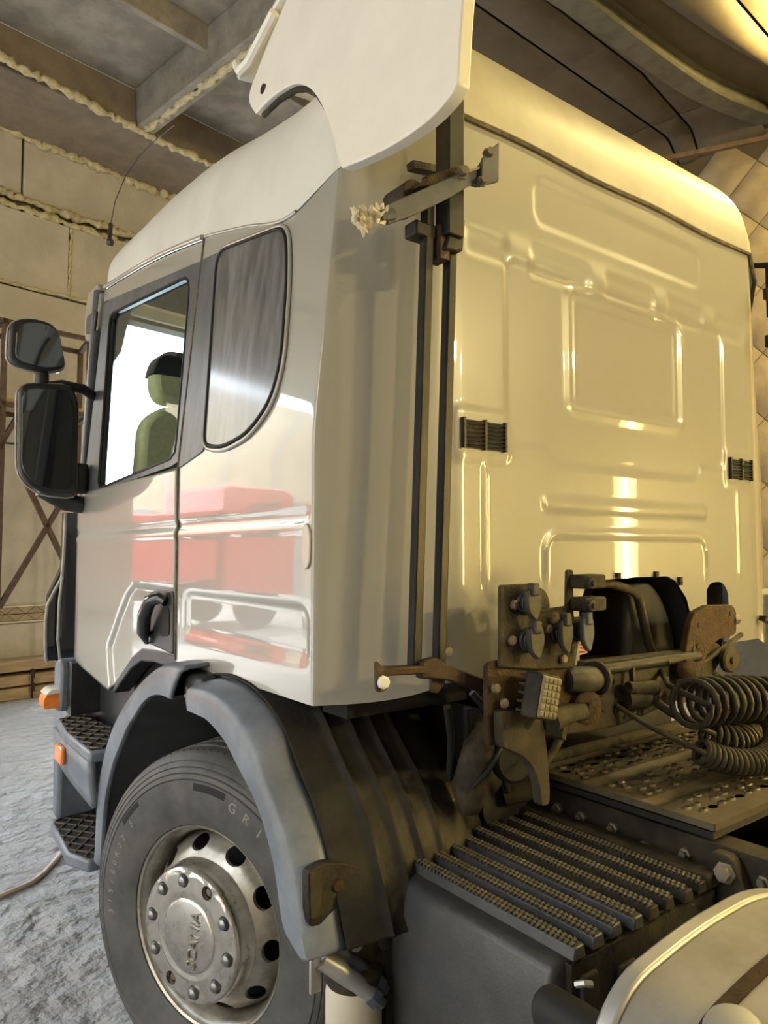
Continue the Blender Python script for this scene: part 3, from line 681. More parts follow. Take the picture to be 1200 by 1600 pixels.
mb = MB(); th = radians(97); upv = WF*cos(th)+UP*sin(th); sx = upv; sy = -(WF*sin(th)-UP*cos(th)); 
M = Matrix((upv, WN_.cross(upv), WN_)).transposed().to_4x4(); M.translation = wp(.0, 0, .0728)-WN_.cross(upv)*.028
add_text(mb, 'SCANIA', .050, .0035, M)
obj('lettering', mb, 'rim_steel', wheel)
# ---- front mudguard (two gapped halves) and inner liners
FO = [(.794,1.305),(.92,1.300),(1.033,1.274),(1.17,1.215),(1.309,1.135),(1.46,1.03),(1.585,.906),(1.66,.78),(1.705,.644),(1.733,.387)]
FI = [(.875,1.189),(.97,1.188),(1.061,1.17),(1.15,1.13),(1.23,1.073),(1.31,1.015),(1.376,.95),(1.492,.826),(1.584,.651),(1.623,.400)]
RO = [(.737,1.252),(.66,1.262),(.586,1.265),(.448,1.25),(.304,1.189),(.21,1.095),(.123,1.008),(.058,.908),(-.004,.772),(-.018,.745)]
RI = [(.724,1.18),(.64,1.18),(.559,1.176),(.445,1.143),(.361,1.092),(.244,1.021),(.155,.913),(.103,.779),(.06,.755),(.016,.739)]
def guard(name, O, I, xin, m, flare, lab):
    N = 40; T = lambda tab, t: Vector((sm(t,[(i/9,p[0]) for i,p in enumerate(tab)]), sm(t,[(i/9,p[1]) for i,p in enumerate(tab)])))
    sec = lambda t: [Vector((-1.285, *(T(I,t)))), Vector((-1.30, *(T(I,t).lerp(T(O,t),.06)))), Vector((-1.302, *(T(I,t).lerp(T(O,t),.5)))), Vector((-1.298, *(T(I,t).lerp(T(O,t),.90)))), Vector((-1.286, *(T(I,t).lerp(T(O,t),1.0)))), Vector((-1.27, *(T(I,t).lerp(T(O,t),1.0+flare*.35)))), Vector((lerp(-1.27,xin,.5), *(T(I,t).lerp(T(O,t),1.0+flare*.7)))), Vector((xin, *(T(I,t).lerp(T(O,t),1.0+flare))))]
    mb = MB(); S = [sec(i/N) for i in range(N+1)]; k = len(S[0])
    mb.add([p for s_ in S for p in s_], [(i*k+j,(i+1)*k+j,(i+1)*k+j+1,i*k+j+1) for i in range(N) for j in range(k-1)])
    return obj(name, mb, m, truck, smooth=50, solid=.012, label=lab)
guard('front_mudguard', FO, FI, -1.02, 'grey_plastic', .18, 'grey front half of the wheel mudguard')
guard('rear_mudguard', RO, RI, -1.195, 'grey_plastic', .30, 'grey rear half of the wheel mudguard')
# ribbed black inner liner behind the wheel
def liner_pt(u, v):
    x = lerp(-1.21, -.66, v)
    y = sm(u, [(i/9,p[0]) for i,p in enumerate(RO)]); z = sm(u, [(i/9,p[1]) for i,p in enumerate(RO)])
    d = Vector((y-.74, z-.50)); d.normalize(); bulge = .035+.045*sin(pi*min(1,v*1.1))-.05*sstep(.75,1,v)
    for xr in (-1.10,-1.035,-.97,-.90): bulge += .011*rib(x-xr,.010)
    return (x, y+d.x*bulge, z+d.y*bulge)
lin = obj('wheel_liner', MB().grid(liner_pt, 36, 90), 'liner', truck, smooth=50, solid=.006, label='ribbed black wheel housing liner')
obj('liner_front', MB().grid(lambda u, v: (lerp(-1.28,-.65,v), sm(u,[(i/9,p[0]) for i,p in enumerate(FI)])+.012, sm(u,[(i/9,p[1]) for i,p in enumerate(FI)])+.012), 30, 3), 'black_plastic', truck, smooth=60)
obj('wheelhouse_side', MB().prism([(.6,1.288),(1.47,1.28),(1.60,1.23),(1.84,1.08),(1.75,.92),(1.55,.90),(1.2,1.12),(.6,1.18)], lambda y, z, d: (d, y, z), -1.11, -1.09), 'rubber_dark', truck)
obj('liner_wall', MB().prism([(1.7,.3),(1.6,.9),(1.2,1.27),(.5,1.27),(.05,.9),(-.02,.5)], lambda y, z, d: (d, y, z), -.66, -.64), 'rubber_dark', truck)
for i, (x, u) in enumerate(((-1.0,.45),(-.86,.33),(-1.07,.30))):
    p = Vector(liner_pt(u, (x+1.21)/.55)); obj('liner_clip', MB().lathe([(.012,-.004),(.012,.006),(.006,.009),(0,.009)], p, (-.1,-.6,.7), 12), 'black_gloss', lin)
# clips in the gap between the two halves, arch trim under the door
obj('guard_latch', MB().bar((-1.27,.80,1.215),(-1.275,.74,1.222),.018,.012).bar((-1.272,.785,1.245),(-1.274,.75,1.20),.014,.01), 'bolt', truck)
obj('guard_bridge', MB().bb((-1.26,.72,1.20),(-1.05,.87,1.285)), 'black_plastic', truck, bevel=.02)
mb = MB(); pts = [(1.83,1.10),(1.72,1.167),(1.60,1.240),(1.475,1.288),(1.324,1.300),(1.09,1.300),(.62,1.288)]
low = [(1.85,1.05),(1.735,1.118),(1.615,1.188),(1.487,1.235),(1.324,1.250),(1.09,1.250),(.66,1.244)]
mb.prism(pts+low[::-1], lambda y, z, d: (d, y, z), -1.196, -1.12); obj('arch_trim', mb, 'black_plastic', truck, bevel=.006)
# underside of the cab rear and mechanical shadows: springs, arms, bellows behind the liner
obj('cab_floor_beam', MB().bb((-.62,.05,1.24),(.75,.16,1.31)), 'rubber_dark', truck)
obj('cab_floor_beam', MB().bb((-1.1,.12,1.24),(-.62,.24,1.285)), 'rubber_dark', truck)
# ---- entry steps in front of the wheel
def tray(name, pts, z0, z1, lab):
    t = obj(name, MB().prism(pts, lambda x, y, d: (x, y, d), z0, z1), 'grey_plastic', truck, bevel=.012, label=lab)
    cx = sum(p[0] for p in pts)/len(pts); cy = sum(p[1] for p in pts)/len(pts)
    ins = [(cx+(p[0]-cx)*.86, cy+(p[1]-cy)*.94) for p in pts]
    obj('tread_pan', MB().prism(ins, lambda x, y, d: (x, y, d), z1, z1+.003), 'dark_hole', t)
    mb = MB()
    def clip(a, b):
        # keep the part of the bar inside the convex outline
        t0, t1 = 0., 1.; d = (b[0]-a[0], b[1]-a[1]); n = len(ins); ar = sum(ins[i][0]*ins[(i+1)%n][1]-ins[(i+1)%n][0]*ins[i][1] for i in range(n)); sg = 1 if ar > 0 else -1
        for i in range(n):
            p, q = ins[i], ins[(i+1)%n]; e = (q[0]-p[0], q[1]-p[1]); nx, ny = -e[1]*sg, e[0]*sg
            den = nx*d[0]+ny*d[1]; num = nx*(a[0]-p[0])+ny*(a[1]-p[1])
            if abs(den) < 1e-12:
                if num < 0: return None
            elif den > 0: t0 = max(t0, -num/den)
            else: t1 = min(t1, -num/den)
        return None if t0 >= t1 else ((a[0]+d[0]*t0, a[1]+d[1]*t0), (a[0]+d[0]*t1, a[1]+d[1]*t1))
    for s in (-1, 1):
        for k in range(-16, 17):
            c = clip((cx-1, cy+k*.105-s*1.3), (cx+1, cy+k*.105+s*1.3))
            if c: mb.bar((*c[0], z1+.006), (*c[1], z1+.006), .007, .005)
    obj('tread_bar', mb, 'bolt', t, kind='stuff')
tray('upper_step', [(-1.335,1.69),(-1.335,2.12),(-1.30,2.42),(-1.16,2.46),(-1.10,1.69)], .80, .85, 'upper cab step with grip grating')
tray('lower_step', [(-1.285,1.86),(-1.34,2.0),(-1.315,2.44),(-1.24,2.56),(-1.08,2.5),(-1.06,1.86)], .285, .34, 'lower cab step with grip grating')
obj('step_skirt', MB().grid(lambda u, v: (lerp(-1.338,-1.31,u**3)-.0+.02*(1-v), lerp(1.69,2.46,u), lerp(.615+.03*u,.80,v)), 16, 4), 'grey_plastic', truck, solid=.03)
obj('step_front', MB().prism([(2.44,.34),(2.54,.34),(2.56,.72),(2.48,.84),(2.42,.80)], lambda y, z, d: (d, y, z), -1.285, -1.10), 'grey_plastic', truck, bevel=.02)
obj('step_backing', MB().bb((-1.10,1.66,.28),(-1.06,2.6,1.13)), 'black_plastic', truck)
obj('step_hole', MB().lathe([(.03,0),(.03,.004),(0,.004)], (-1.10,2.30,.60), (-1,0,0), 16), 'dark_hole', truck)
obj('step_shroud', MB().prism(rrect([(2.50,.86),(2.62,.86),(2.62,1.10),(2.52,1.14),(2.46,1.08)], .04, 4), lambda y, z, d: (d, y, z), -1.275, -1.02), 'grey_plastic', truck, bevel=.015)
obj('step_inner', MB().bb((-1.24,2.40,.86),(-1.05,2.50,1.12)), 'black_plastic', truck)
obj('marker_lamp', MB().bb((-1.352,2.10,.70),(-1.330,2.23,.78)), 'orange_lens', truck, bevel=.008, label='orange side marker below the step')
tl = obj('turn_lamp', MB().prism(rrect([(-1.350,.885),(-1.350,.945),(-1.32,.97),(-1.26,.97),(-1.26,.885)], .02, 3), lambda x, z, d: (x, d, z), 2.50, 2.60), 'orange_lens', truck, bevel=.012, label='orange turn signal on the bumper corner')
obj('turn_lamp_rim', MB().prism(rrect([(-1.345,.955),(-1.315,.985),(-1.25,.985),(-1.25,.96)], .01, 2), lambda x, z, d: (x, d, z), 2.49, 2.62), 'white_lens', tl, bevel=.006)
obj('bumper_corner', MB().prism(rrect([(-1.20,.30),(-1.215,.80),(-1.17,.86),(-.9,.86),(-.9,.30)], .05, 4), lambda x, z, d: (x, d, z), 2.62, 2.9), 'grey_plastic', truck, bevel=.03)
# ---- mirrors
def mirror(name, pts, y, lab, ctr, scale):
    m = obj(name, MB().prism(pts, lambda x, z, d: (ctr[0]+(x-ctr[0])*(1 if d < y+.06 else .86), d, ctr[1]+(z-ctr[1])*(1 if d < y+.06 else .9)), y-.012, y+.085), 'black_plastic', truck, bevel=.02, seg=3, label=lab)
    ins = [(ctr[0]+(p[0]-ctr[0])*scale[0]+scale[2], ctr[1]+(p[1]-ctr[1])*scale[1]) for p in pts]
    obj('mirror_pane', MB().prism(ins, lambda x, z, d: (x, d, z), y-.017, y-.010), 'mirror_glass', m, bevel=.002)
    obj('mirror_back', MB().tube([(ctr[0]+(p[0]-ctr[0])*1.0, y+.03, ctr[1]+(p[1]-ctr[1])*1.0) for p in resample(pts, 40)], .006, 6, closed=True), 'paint', m)
    return m
mirror('wide_mirror', rrect([(-1.594,2.575),(-1.587,2.775),(-1.50,2.812),(-1.37,2.80),(-1.325,2.58),(-1.44,2.548)], [.05,.06,.06,.07,.045,.06], 5), 2.28, 'small wide-angle mirror above the main mirror', (-1.46,2.675), (.84,.84,.012))
mirror('main_mirror', rrect([(-1.535,2.04),(-1.545,2.49),(-1.30,2.515),(-1.262,2.43),(-1.262,1.945),(-1.44,1.955)], [.07,.07,.05,.06,.04,.09], 5), 2.28, 'tall main rear-view mirror', (-1.40,2.235), (.82,.88,-.008))
obj('mirror_neck', MB().tube([(-1.43,2.33,2.49),(-1.43,2.33,2.58)], .035, 10), 'black_plastic', truck, smooth=70)
obj('mirror_arm', MB().tube([(-1.42,2.34,2.485),(-1.33,2.35,2.515),(-1.22,2.38,2.515),(-1.14,2.44,2.49)], [.03,.028,.026,.026], 10), 'black_plastic', truck, smooth=70)
obj('mirror_arm', MB().tube([(-1.42,2.34,1.99),(-1.30,2.36,1.93),(-1.19,2.42,1.92)], [.04,.045,.045], 10), 'black_plastic', truck, smooth=70)
obj('mirror_motor', MB().tube([(-1.235,2.34,1.975),(-1.235,2.34,2.125)], [.042,.038], 14), 'black_plastic', truck, smooth=50, bevel=.008)
vz = obj('visor_end', MB().prism(rrect([(2.50,2.82),(2.72,2.86),(2.80,3.0),(2.80,3.16),(2.60,3.17),(2.50,3.06)], .04, 4), lambda y, z, d: (-1.085-.1*(3.17-z)-d, y, z), -.03, .02), 'paint', truck, bevel=.01, label='sun visor end with dark bracket')
obj('visor_bracket', MB().prism(rrect([(2.50,2.86),(2.68,2.89),(2.70,3.0),(2.50,2.98)], .02, 3), lambda y, z, d: (-1.085-.1*(3.17-z)-d, y, z), .018, .03), 'black_plastic', vz, bevel=.004)
an = obj('antenna', MB().tube([(-1.06,2.50,3.37),(-1.075,2.515,3.375)], .02, 10), 'black_plastic', truck, label='whip antenna on the roof edge')
obj('antenna_stem', MB().tube([(-1.07,2.52,3.375),(-1.06,2.545,3.42),(-1.05,2.565,3.50)], .012, 8), 'black_plastic', an, smooth=70)
obj('antenna_whip', MB().tube([(-1.05,2.565,3.50),(-1.04,2.52,3.62),(-1.03,2.38,3.70),(-1.03,2.15,3.71),(-1.04,1.85,3.66),(-1.05,1.6,3.60)], .0025, 5), 'rubber_dark', an)
# ---- seat seen through the door window
def seat(x0, y0, lab):
    s_ = obj('seat', MB().prism(rrect([(x0-.25,1.45),(x0+.25,1.45),(x0+.25,1.62),(x0-.25,1.62)], .06, 4), lambda x, z, d: (x, d, z), y0-.05, y0+.25), 'seat_dark', truck, bevel=.04, label=lab)
    obj('seat_back', MB().prism(rrect([(x0-.25,1.60),(x0+.25,1.60),(x0+.245,2.34),(x0+.14,2.43),(x0-.14,2.43),(x0-.245,2.34)], .10, 6), lambda x, z, d: (x, d-.15*(z-1.6), z), y0-.02, y0+.12), 'seat_cloth', s_, bevel=.035, seg=3)
    HR = rrect([(x0-.17,2.44),(x0+.17,2.44),(x0+.21,2.56),(x0+.17,2.70),(x0-.17,2.70),(x0-.21,2.56)], [.07,.07,.1,.1,.1,.1], 6)
    obj('headrest', MB().prism(HR, lambda x, z, d: (x, d-.12*(z-1.6), z), y0-.03, y0+.10), 'seat_cloth', s_, bevel=.045, seg=3)
    HU = [p for p in HR if p[1] > 2.575]; HU = [(x0+.207,2.575)]+HU+[(x0-.207,2.575)]
    obj('headrest_cover', MB().prism(HU, lambda x, z, d: (x0+(x-x0)*1.01, d-.12*(z-1.6), z+.004), y0-.034, y0+.104), 'seat_dark', s_, bevel=.03, seg=3)
    for i in range(9): obj('headrest_dot', MB().lathe([(.0095,-.003),(.0095,.002),(0,.002)], (x0-.152+i*.038, y0-.1415, 2.563+.006*math.cos(i)), (0,-1,-.1), 12), 'seat_dark', s_)
    for dx in (-.06,.06): obj('headrest_post', MB().tube([(x0+dx,y0-.06,2.40),(x0+dx,y0-.065,2.50)], .012, 8), 'seat_dark', s_)
    obj('seat_skirt', MB().prism(rrect([(x0-.252,1.6),(x0+.252,1.6),(x0+.252,2.06),(x0,2.10),(x0-.252,2.06)], .03, 3), lambda x, z, d: (x, d-.15*(z-1.6), z), y0-.028, y0-.02), 'seat_dark', s_)
seat(-.755, 2.24, 'olive driver seat with headrest'); seat(.62, 2.24, 'olive passenger seat')
# ---- wing stay: two upright rods with brackets, frayed cable end
obj('stay_rod', MB().bar((-.985,-.085,2.66),(-1.038,-.085,1.385),.028,.028), 'rod_black', truck, bevel=.004)
obj('stay_rod', MB().bar((-.905,-.085,2.62),(-.958,-.085,1.375),.028,.028), 'rod_black', truck, bevel=.004)
obj('stay_post', MB().bar((-.930,-.11,3.0),(-.935,-.11,2.50),.055,.055), 'rod_black', truck, bevel=.004)
obj('stay_post_end', MB().bar((-.955,-.09,2.53),(-.955,-.09,2.44),.05,.03), 'rust_dark', truck)
ub = obj('upper_bracket', MB().prism([(-1.190,2.492),(-1.073,2.568),(-.945,2.651),(-.888,2.683),(-.853,2.733),(-.809,2.772),(-.815,2.666),(-.889,2.630),(-.912,2.628),(-.989,2.570),(-1.094,2.499),(-1.181,2.448)], lambda x, z, d: (x, d, z), -.170, -.160), 'bracket_grey', truck, bevel=.002, label='grey steel bracket of the wing stay')
obj('bracket_plate', MB().prism([(-1.077,2.579),(-1.035,2.623),(-.955,2.669),(-.922,2.673),(-.988,2.610)], lambda x, z, d: (x, d, z), -.155, -.125), 'rust', ub, bevel=.003)
obj('bracket_end_plate', MB().prism([(-.885,2.702),(-.859,2.733),(-.823,2.765),(-.826,2.661),(-.895,2.621),(-.890,2.646)], lambda x, z, d: (x, d, z), -.184, -.176), 'bracket_grey', ub, bevel=.002)
for x, z, r in ((-.861,2.722,.011),(-.953,2.642,.012),(-.885,2.640,.010)): obj('bracket_bolt', MB().lathe([(r*1.5,0),(r*1.5,.004),(r,.004),(r,.02),(0,.02)], (x,-.178,z), (-.3,-1,0), 6), 'bolt', ub, smooth=20)
obj('bracket_slot', MB().bar((-.93,-.174,2.655),(-.885,-.174,2.680),.008,.006), 'bolt', ub)
obj('clamp_block', MB().prism(rrect([(-1.088,2.55),(-1.088,2.603),(-1.061,2.625),(-1.018,2.62),(-1.007,2.56)], .015, 3), lambda x, z, d: (x, d, z), -.11, -.02), 'rust_dark', truck, bevel=.005)
obj('clamp_block', MB().bb((-1.04,-.10,2.49),(-.93,-.05,2.53)), 'rod_black', truck, bevel=.006)
obj('clamp_block', MB().prism([(-.965,2.46),(-.90,2.47),(-.89,2.56),(-.93,2.56)], lambda x, z, d: (x, d, z), -.125, -.095), 'rod_black', truck, bevel=.006)
obj('stay_anchor', MB().bar((-.99,-.015,2.72),(-.90,-.015,2.735),.03,.02), 'rust_dark', truck)
rnd = random.Random(5)
fr_ = obj('cable_stub', MB().tube([(-1.205,-.165,2.462),(-1.165,-.165,2.478)], .016, 8), 'bracket_grey', truck, label='frayed cable end')
for i in range(34):
    t = i/33; b = Vector((-1.275+.085*t, -.165, 2.428+.035*t)); d = Vector((rnd.uniform(-.5,.25), rnd.uniform(-.6,.2), rnd.uniform(-.5,1.0))).normalized()*rnd.uniform(.018,.040)
    obj('frayed_strand', MB().tube([b, b+d*.5+Vector((rnd.uniform(-.008,.008),0,rnd.uniform(-.006,.006))), b+d], [.008,.0065,.002], 5), 'fray', fr_)
# lower bracket
lb = obj('lower_bracket', MB().prism([(-1.04,1.372),(-1.035,1.415),(-.99,1.42),(-.955,1.40),(-.785,1.335),(-.782,1.305),(-.80,1.302),(-.95,1.358)], lambda x, z, d: (x, d, z), -.115, -.09), 'rust_dark', truck, bevel=.005, label='rusty lower bracket of the wing stay')
obj('bracket_arm', MB().bar((-1.15,-.09,1.398),(-1.02,-.10,1.392),.035,.02), 'rust_dark', lb, bevel=.004)
obj('bracket_tab', MB().prism(rrect([(-1.172,1.352),(-1.175,1.43),(-1.155,1.412),(-1.135,1.405),(-1.14,1.355)], .012, 3), lambda x, z, d: (x, d, z), -.112, -.104), 'rust_dark', lb)
obj('bracket_bolt', MB().lathe([(.016,0),(.016,.008),(.011,.012),(0,.012)], (-1.155,-.112,1.376), (-.2,-1,0), 8), 'shelf_white', lb, smooth=30)
obj('bracket_lug', MB().prism([(-.985,1.39),(-.945,1.40),(-.94,1.345),(-.965,1.325),(-.985,1.33)], lambda x, z, d: (x, d, z), -.09, -.08), 'rust_dark', lb)
obj('bracket_bolt', MB().lathe([(.012,0),(.012,.008),(0,.01)], (-.955,-.117,1.432), (-.2,-1,0), 8), 'bolt', lb)
# ---- socket plates behind the cab
def plate(name, pts, y0, y1, m, parent=truck, lab=None, bev=.004):
    return obj(name, MB().prism(pts, lambda x, z, d: (x, d, z), y0, y1), m, parent, bevel=bev, label=lab)
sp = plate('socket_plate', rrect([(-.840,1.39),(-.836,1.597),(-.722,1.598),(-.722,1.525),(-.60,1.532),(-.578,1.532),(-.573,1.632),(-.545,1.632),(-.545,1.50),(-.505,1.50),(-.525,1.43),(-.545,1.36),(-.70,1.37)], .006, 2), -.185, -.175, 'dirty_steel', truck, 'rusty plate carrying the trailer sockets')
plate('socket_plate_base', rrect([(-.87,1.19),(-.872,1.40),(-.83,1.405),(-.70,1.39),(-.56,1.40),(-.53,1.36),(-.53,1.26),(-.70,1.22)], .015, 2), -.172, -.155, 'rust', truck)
def socket(x, z, m, w=.028, h=.045):
    k = obj('trailer_socket', MB().lathe([(w*1.15,0),(w*1.15,.012),(w,.014),(w,.03),(0,.03)], (x,-.185,z), (-.25,-1,0), 16), 'black_plastic', truck, smooth=40, bevel=.002)
    obj('socket_cap', MB().prism(rrect([(x-w*1.05,z+h*.8),(x+w*.8,z+h*.9),(x+w*1.15,z),(x+w*.3,z-h*1.15),(x-w*.9,z-h*.5)], .015, 4), lambda a, c, d: (a-.012, d, c), -.232, -.215), m, k, bevel=.005)
    obj('socket_latch', MB().bb((x-w*.55-.012,-.240,z+h*.45),(x+w*.35-.012,-.215,z+h*1.15)), m, k, bevel=.004)
socket(-.745,1.550,'socket_grey'); socket(-.738,1.452,'socket_grey'); socket(-.620,1.462,'socket_grey',.024,.05); socket(-.530,1.460,'bracket_grey',.024,.05)
mb = MB().lathe([(.052,0),(.052,.008),(0,.008)], (-.685,-.165,1.535), (0,-1,0), 24); obj('round_plate', mb, 'dirty_steel', sp)
for z in (1.597, 1.535):
    obj('pipe_clip', MB().bb((-.56,-.235,z-.017),(-.465,-.18,z+.022)), 'dirty_steel', sp, bevel=.006)
    obj('pipe_clip_bolt', MB().lathe([(.016,0),(.016,.012),(.008,.014),(.008,.02),(0,.02)], (-.545,-.236,z), (0,-1,0), 8), 'dark_hole', sp, smooth=30)
for x, z in ((-.79,1.545),(-.80,1.455),(-.86,1.34),(-.83,1.30),(-.60,1.39),(-.66,1.475),(-.575,1.458)): obj('plate_bolt', MB().lathe([(.013,0),(.013,.008),(.008,.012),(0,.012)], (x,-.187,z), (0,-1,0), 8), 'bolt', sp, smooth=30)
# work lamp
wl = obj('reversing_lamp', MB().box((-.745,-.235,1.315), (.085,.05,.115), Matrix.Rotation(.25,3,'Y') @ Matrix.Rotation(.08,3,'Z')), 'rail_paint', truck, bevel=.006, label='dusty rectangular rear work lamp')
R_ = Matrix.Rotation(.25,3,'Y') @ Matrix.Rotation(.08,3,'Z')
obj('lamp_pane', MB().box(Vector((-.745,-.235,1.315))+R_ @ Vector((0,-.027,0)), (.076,.006,.104), R_), 'lamp_lens', wl, bevel=.003)
for i in range(4):
    for j in range(6): obj('lens_facet', MB().box(Vector((-.745,-.235,1.315))+R_ @ Vector((-.028+i*.0187,-.031,-.042+j*.0168)), (.015,.004,.013), R_), 'lamp_lens', wl, bevel=.002)
for j in range(5): obj('lamp_fin', MB().box(Vector((-.745,-.235,1.315))+R_ @ Vector((0,.032,-.044+j*.022)), (.08,.02,.006), R_), 'rail_paint', wl)
# cab suspension brackets and crossmember
cb = plate('cab_mount_bracket', rrect([(-.852,1.285),(-.70,1.262),(-.682,1.16),(-.672,1.06),(-.674,1.02),(-.705,1.02),(-.712,1.075),(-.735,1.125),(-.77,1.16),(-.81,1.178),(-.847,1.195)], .012, 3), -.20, -.17, 'dusty_frame', truck, 'dusty curved cab mounting bracket')
for x, z in ((-.83,1.245),(-.755,1.235),(-.72,1.26)): obj('bracket_hole', MB().lathe([(.010,0),(.010,.002),(0,.002)], (x,-.2,z), (0,-1,0), 12), 'dark_hole', cb)
cm = plate('cab_crossmember', rrect([(-.56,1.17),(-.58,1.325),(-.48,1.335),(-.44,1.300),(-.33,1.330),(.10,1.318),(.12,1.27),(.05,1.195),(-.15,1.168),(-.28,1.155),(-.44,1.158)], .015, 3), -.135, -.115, 'dusty_frame', truck, 'dusty steel crossmember with a round opening')
obj('crossmember_hole', MB().lathe([(.030,0),(.030,.003),(0,.003)], (-.345,-.136,1.235), (0,-1,0), 24), 'dark_hole', cm)
obj('crossmember_slot', MB().prism([(-.44,1.232),(-.36,1.255),(-.36,1.215),(-.44,1.222)], lambda x, z, d: (x, d, z), -.139, -.134), 'dark_hole', cm)
obj('crossmember_tube', MB().tube([(-.42,-.15,1.335),(-.05,-.15,1.335),(.14,-.15,1.33)], .017, 10), 'rubber_dark', truck, smooth=70)
obj('crossmember_top', MB().bar((-.40,-.10,1.345),(.16,-.10,1.335),.05,.02), 'dusty_frame', truck, bevel=.004)
for x, z in ((-.30,1.29),(-.30,1.20),(-.27,1.27),(-.27,1.22),(-.25,1.18),(-.29,1.245),(-.02,1.255),(.03,1.25)): obj('crossmember_rivet', MB().lathe([(.007,0),(.007,.003),(0,.003)], (x,-.136,z), (0,-1,0), 8), 'dark_hole', cm)
obj('bushing', MB().lathe([(.028,-.03),(.028,.02),(.046,.022),(.048,.05),(.040,.055),(.020,.056),(.016,.070),(0,.072)], (-.497,-.15,1.248), (-.25,-1,0), 24), 'rust', truck, smooth=40)
obj('bushing_arm', MB().tube([(-.50,-.19,1.24),(-.60,-.20,1.245),(-.68,-.21,1.235)], [.024,.026,.03], 10), 'dusty_frame', truck, smooth=60)
obj('valve_body', MB().tube([(-.56,-.17,1.325),(-.53,-.18,1.325),(-.475,-.185,1.322),(-.445,-.18,1.32)], [.032,.037,.037,.03], 14), 'socket_grey', truck, smooth=45)
obj('valve_flange', MB().lathe([(.048,0),(.048,.012),(.03,.014),(.03,.02)], (-.45,-.18,1.322), (1,.1,0), 16), 'dirty_steel', truck, smooth=40)
obj('valve_bracket', MB().bar((-.56,-.185,1.34),(-.53,-.18,1.335),.03,.015), 'dirty_steel', truck)
obj('grey_strut', MB().tube([(-.70,-.17,1.09),(-.60,-.15,1.13),(-.55,-.14,1.17)], .012, 8), 'dusty_frame', truck, smooth=70)
obj('mount_foot', MB().bar((-.59,-.15,1.17),(-.53,-.13,1.30),.05,.03), 'dusty_frame', truck)
# right-hand mount: curved rusty plate, pulley, arm
rm = plate('right_mount_plate', rrect([(.06,1.285),(.10,1.34),(.135,1.44),(.165,1.475),(.25,1.495),(.42,1.49),(.445,1.46),(.44,1.385),(.40,1.375),(.32,1.372),(.26,1.35),(.22,1.30),(.17,1.255),(.10,1.25)], .015, 3), -.13, -.105, 'rust', truck, 'rusty arched mounting plate on the far side')
for x, z in ((.19,1.43),(.40,1.46),(.15,1.35),(.18,1.36),(.13,1.31),(.17,1.29)): obj('mount_hole', MB().lathe([(.010,0),(.010,.002),(0,.002)], (x,-.131,z), (0,-1,0), 10), 'dark_hole', rm)
obj('mount_bolt', MB().lathe([(.018,0),(.018,.02),(0,.022)], (.435,-.12,1.435), (1,-.4,0), 8), 'bolt', rm)
obj('mount_arm', MB().prism([(.17,1.20),(.23,1.30),(.36,1.36),(.42,1.34),(.42,1.28),(.32,1.20)], lambda x, z, d: (x, d, z), -.08, -.04), 'dusty_frame', truck, bevel=.008)
obj('pulley', MB().lathe([(.016,-.05),(.016,.0),(.045,.002),(.047,.02),(.040,.026),(.014,.026),(.012,.034),(0,.034)], (.415,-.10,1.29), (-.1,-1,0), 24), 'dusty_frame', truck, smooth=40)
obj('release_lever', MB().tube([(.22,-.09,1.275),(.35,-.09,1.31),(.55,-.09,1.37)], .009, 8), 'dusty_frame', truck)
obj('air_bag', MB().tube([(.33,-.06,1.18),(.40,-.05,1.215),(.47,-.05,1.19)], .035, 10), 'hose_black', truck, smooth=70)
obj('rear_pad', MB().prism(rrect([(.455,1.40),(.455,1.55),(.53,1.56),(.53,1.40)], .02, 3), lambda x, z, d: (x, d, z), .03, .12), 'cabinet_grey', truck, bevel=.006)
# air intake hood and bent pipe seen in the cutout
hood = obj('air_duct', MB().prism(rrect([(.02,1.20),(.06,1.565),(.20,1.575),(.27,1.52),(.345,1.40),(.37,1.22)], .03, 4), lambda x, z, d: (x+.06*(d-.06), d, z-.1*(d-.06)), .06, .42), 'cabin_dark', truck, bevel=.03, seg=3, label='black moulded air duct in the cutout')
obj('bent_pipe', MB().tube([(-.16,.06,1.575),(-.06,.04,1.572),(.04,.03,1.545),(.075,.03,1.52),(.10,.03,1.45),(.115,.02,1.36),(.15,.0,1.27)], .016, 10), 'dusty_frame', truck, smooth=70)
obj('duct_foot', MB().tube([(.13,-.01,1.30),(.20,-.02,1.285),(.30,-.03,1.255)], .022, 8), 'dusty_frame', truck, smooth=70)
st_ = obj('warning_sticker', MB().prism([(-.175,1.33),(-.17,1.40),(-.12,1.335)], lambda x, z, d: (x, d, z), .10, .103), 'white_lens', truck, label='striped warning sticker')
for i in range(4): obj('sticker_stripe', MB().prism([(-.174,1.34+i*.015),(-.174,1.347+i*.015),(-.135-.010*i,1.347+i*.012-.004),(-.132-.010*i,1.341+i*.012-.004)], lambda x, z, d: (x, d, z), .097, .101), 'red_paint', st_)
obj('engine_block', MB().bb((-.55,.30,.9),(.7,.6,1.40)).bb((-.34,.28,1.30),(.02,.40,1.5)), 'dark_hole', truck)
for x in (-.10,.12,.27): obj('cutout_stud', MB().bb((x-.008,-.02,1.592 if x<.2 else 1.56),(x+.008,.0,1.612 if x<.2 else 1.59)), 'rust', truck)
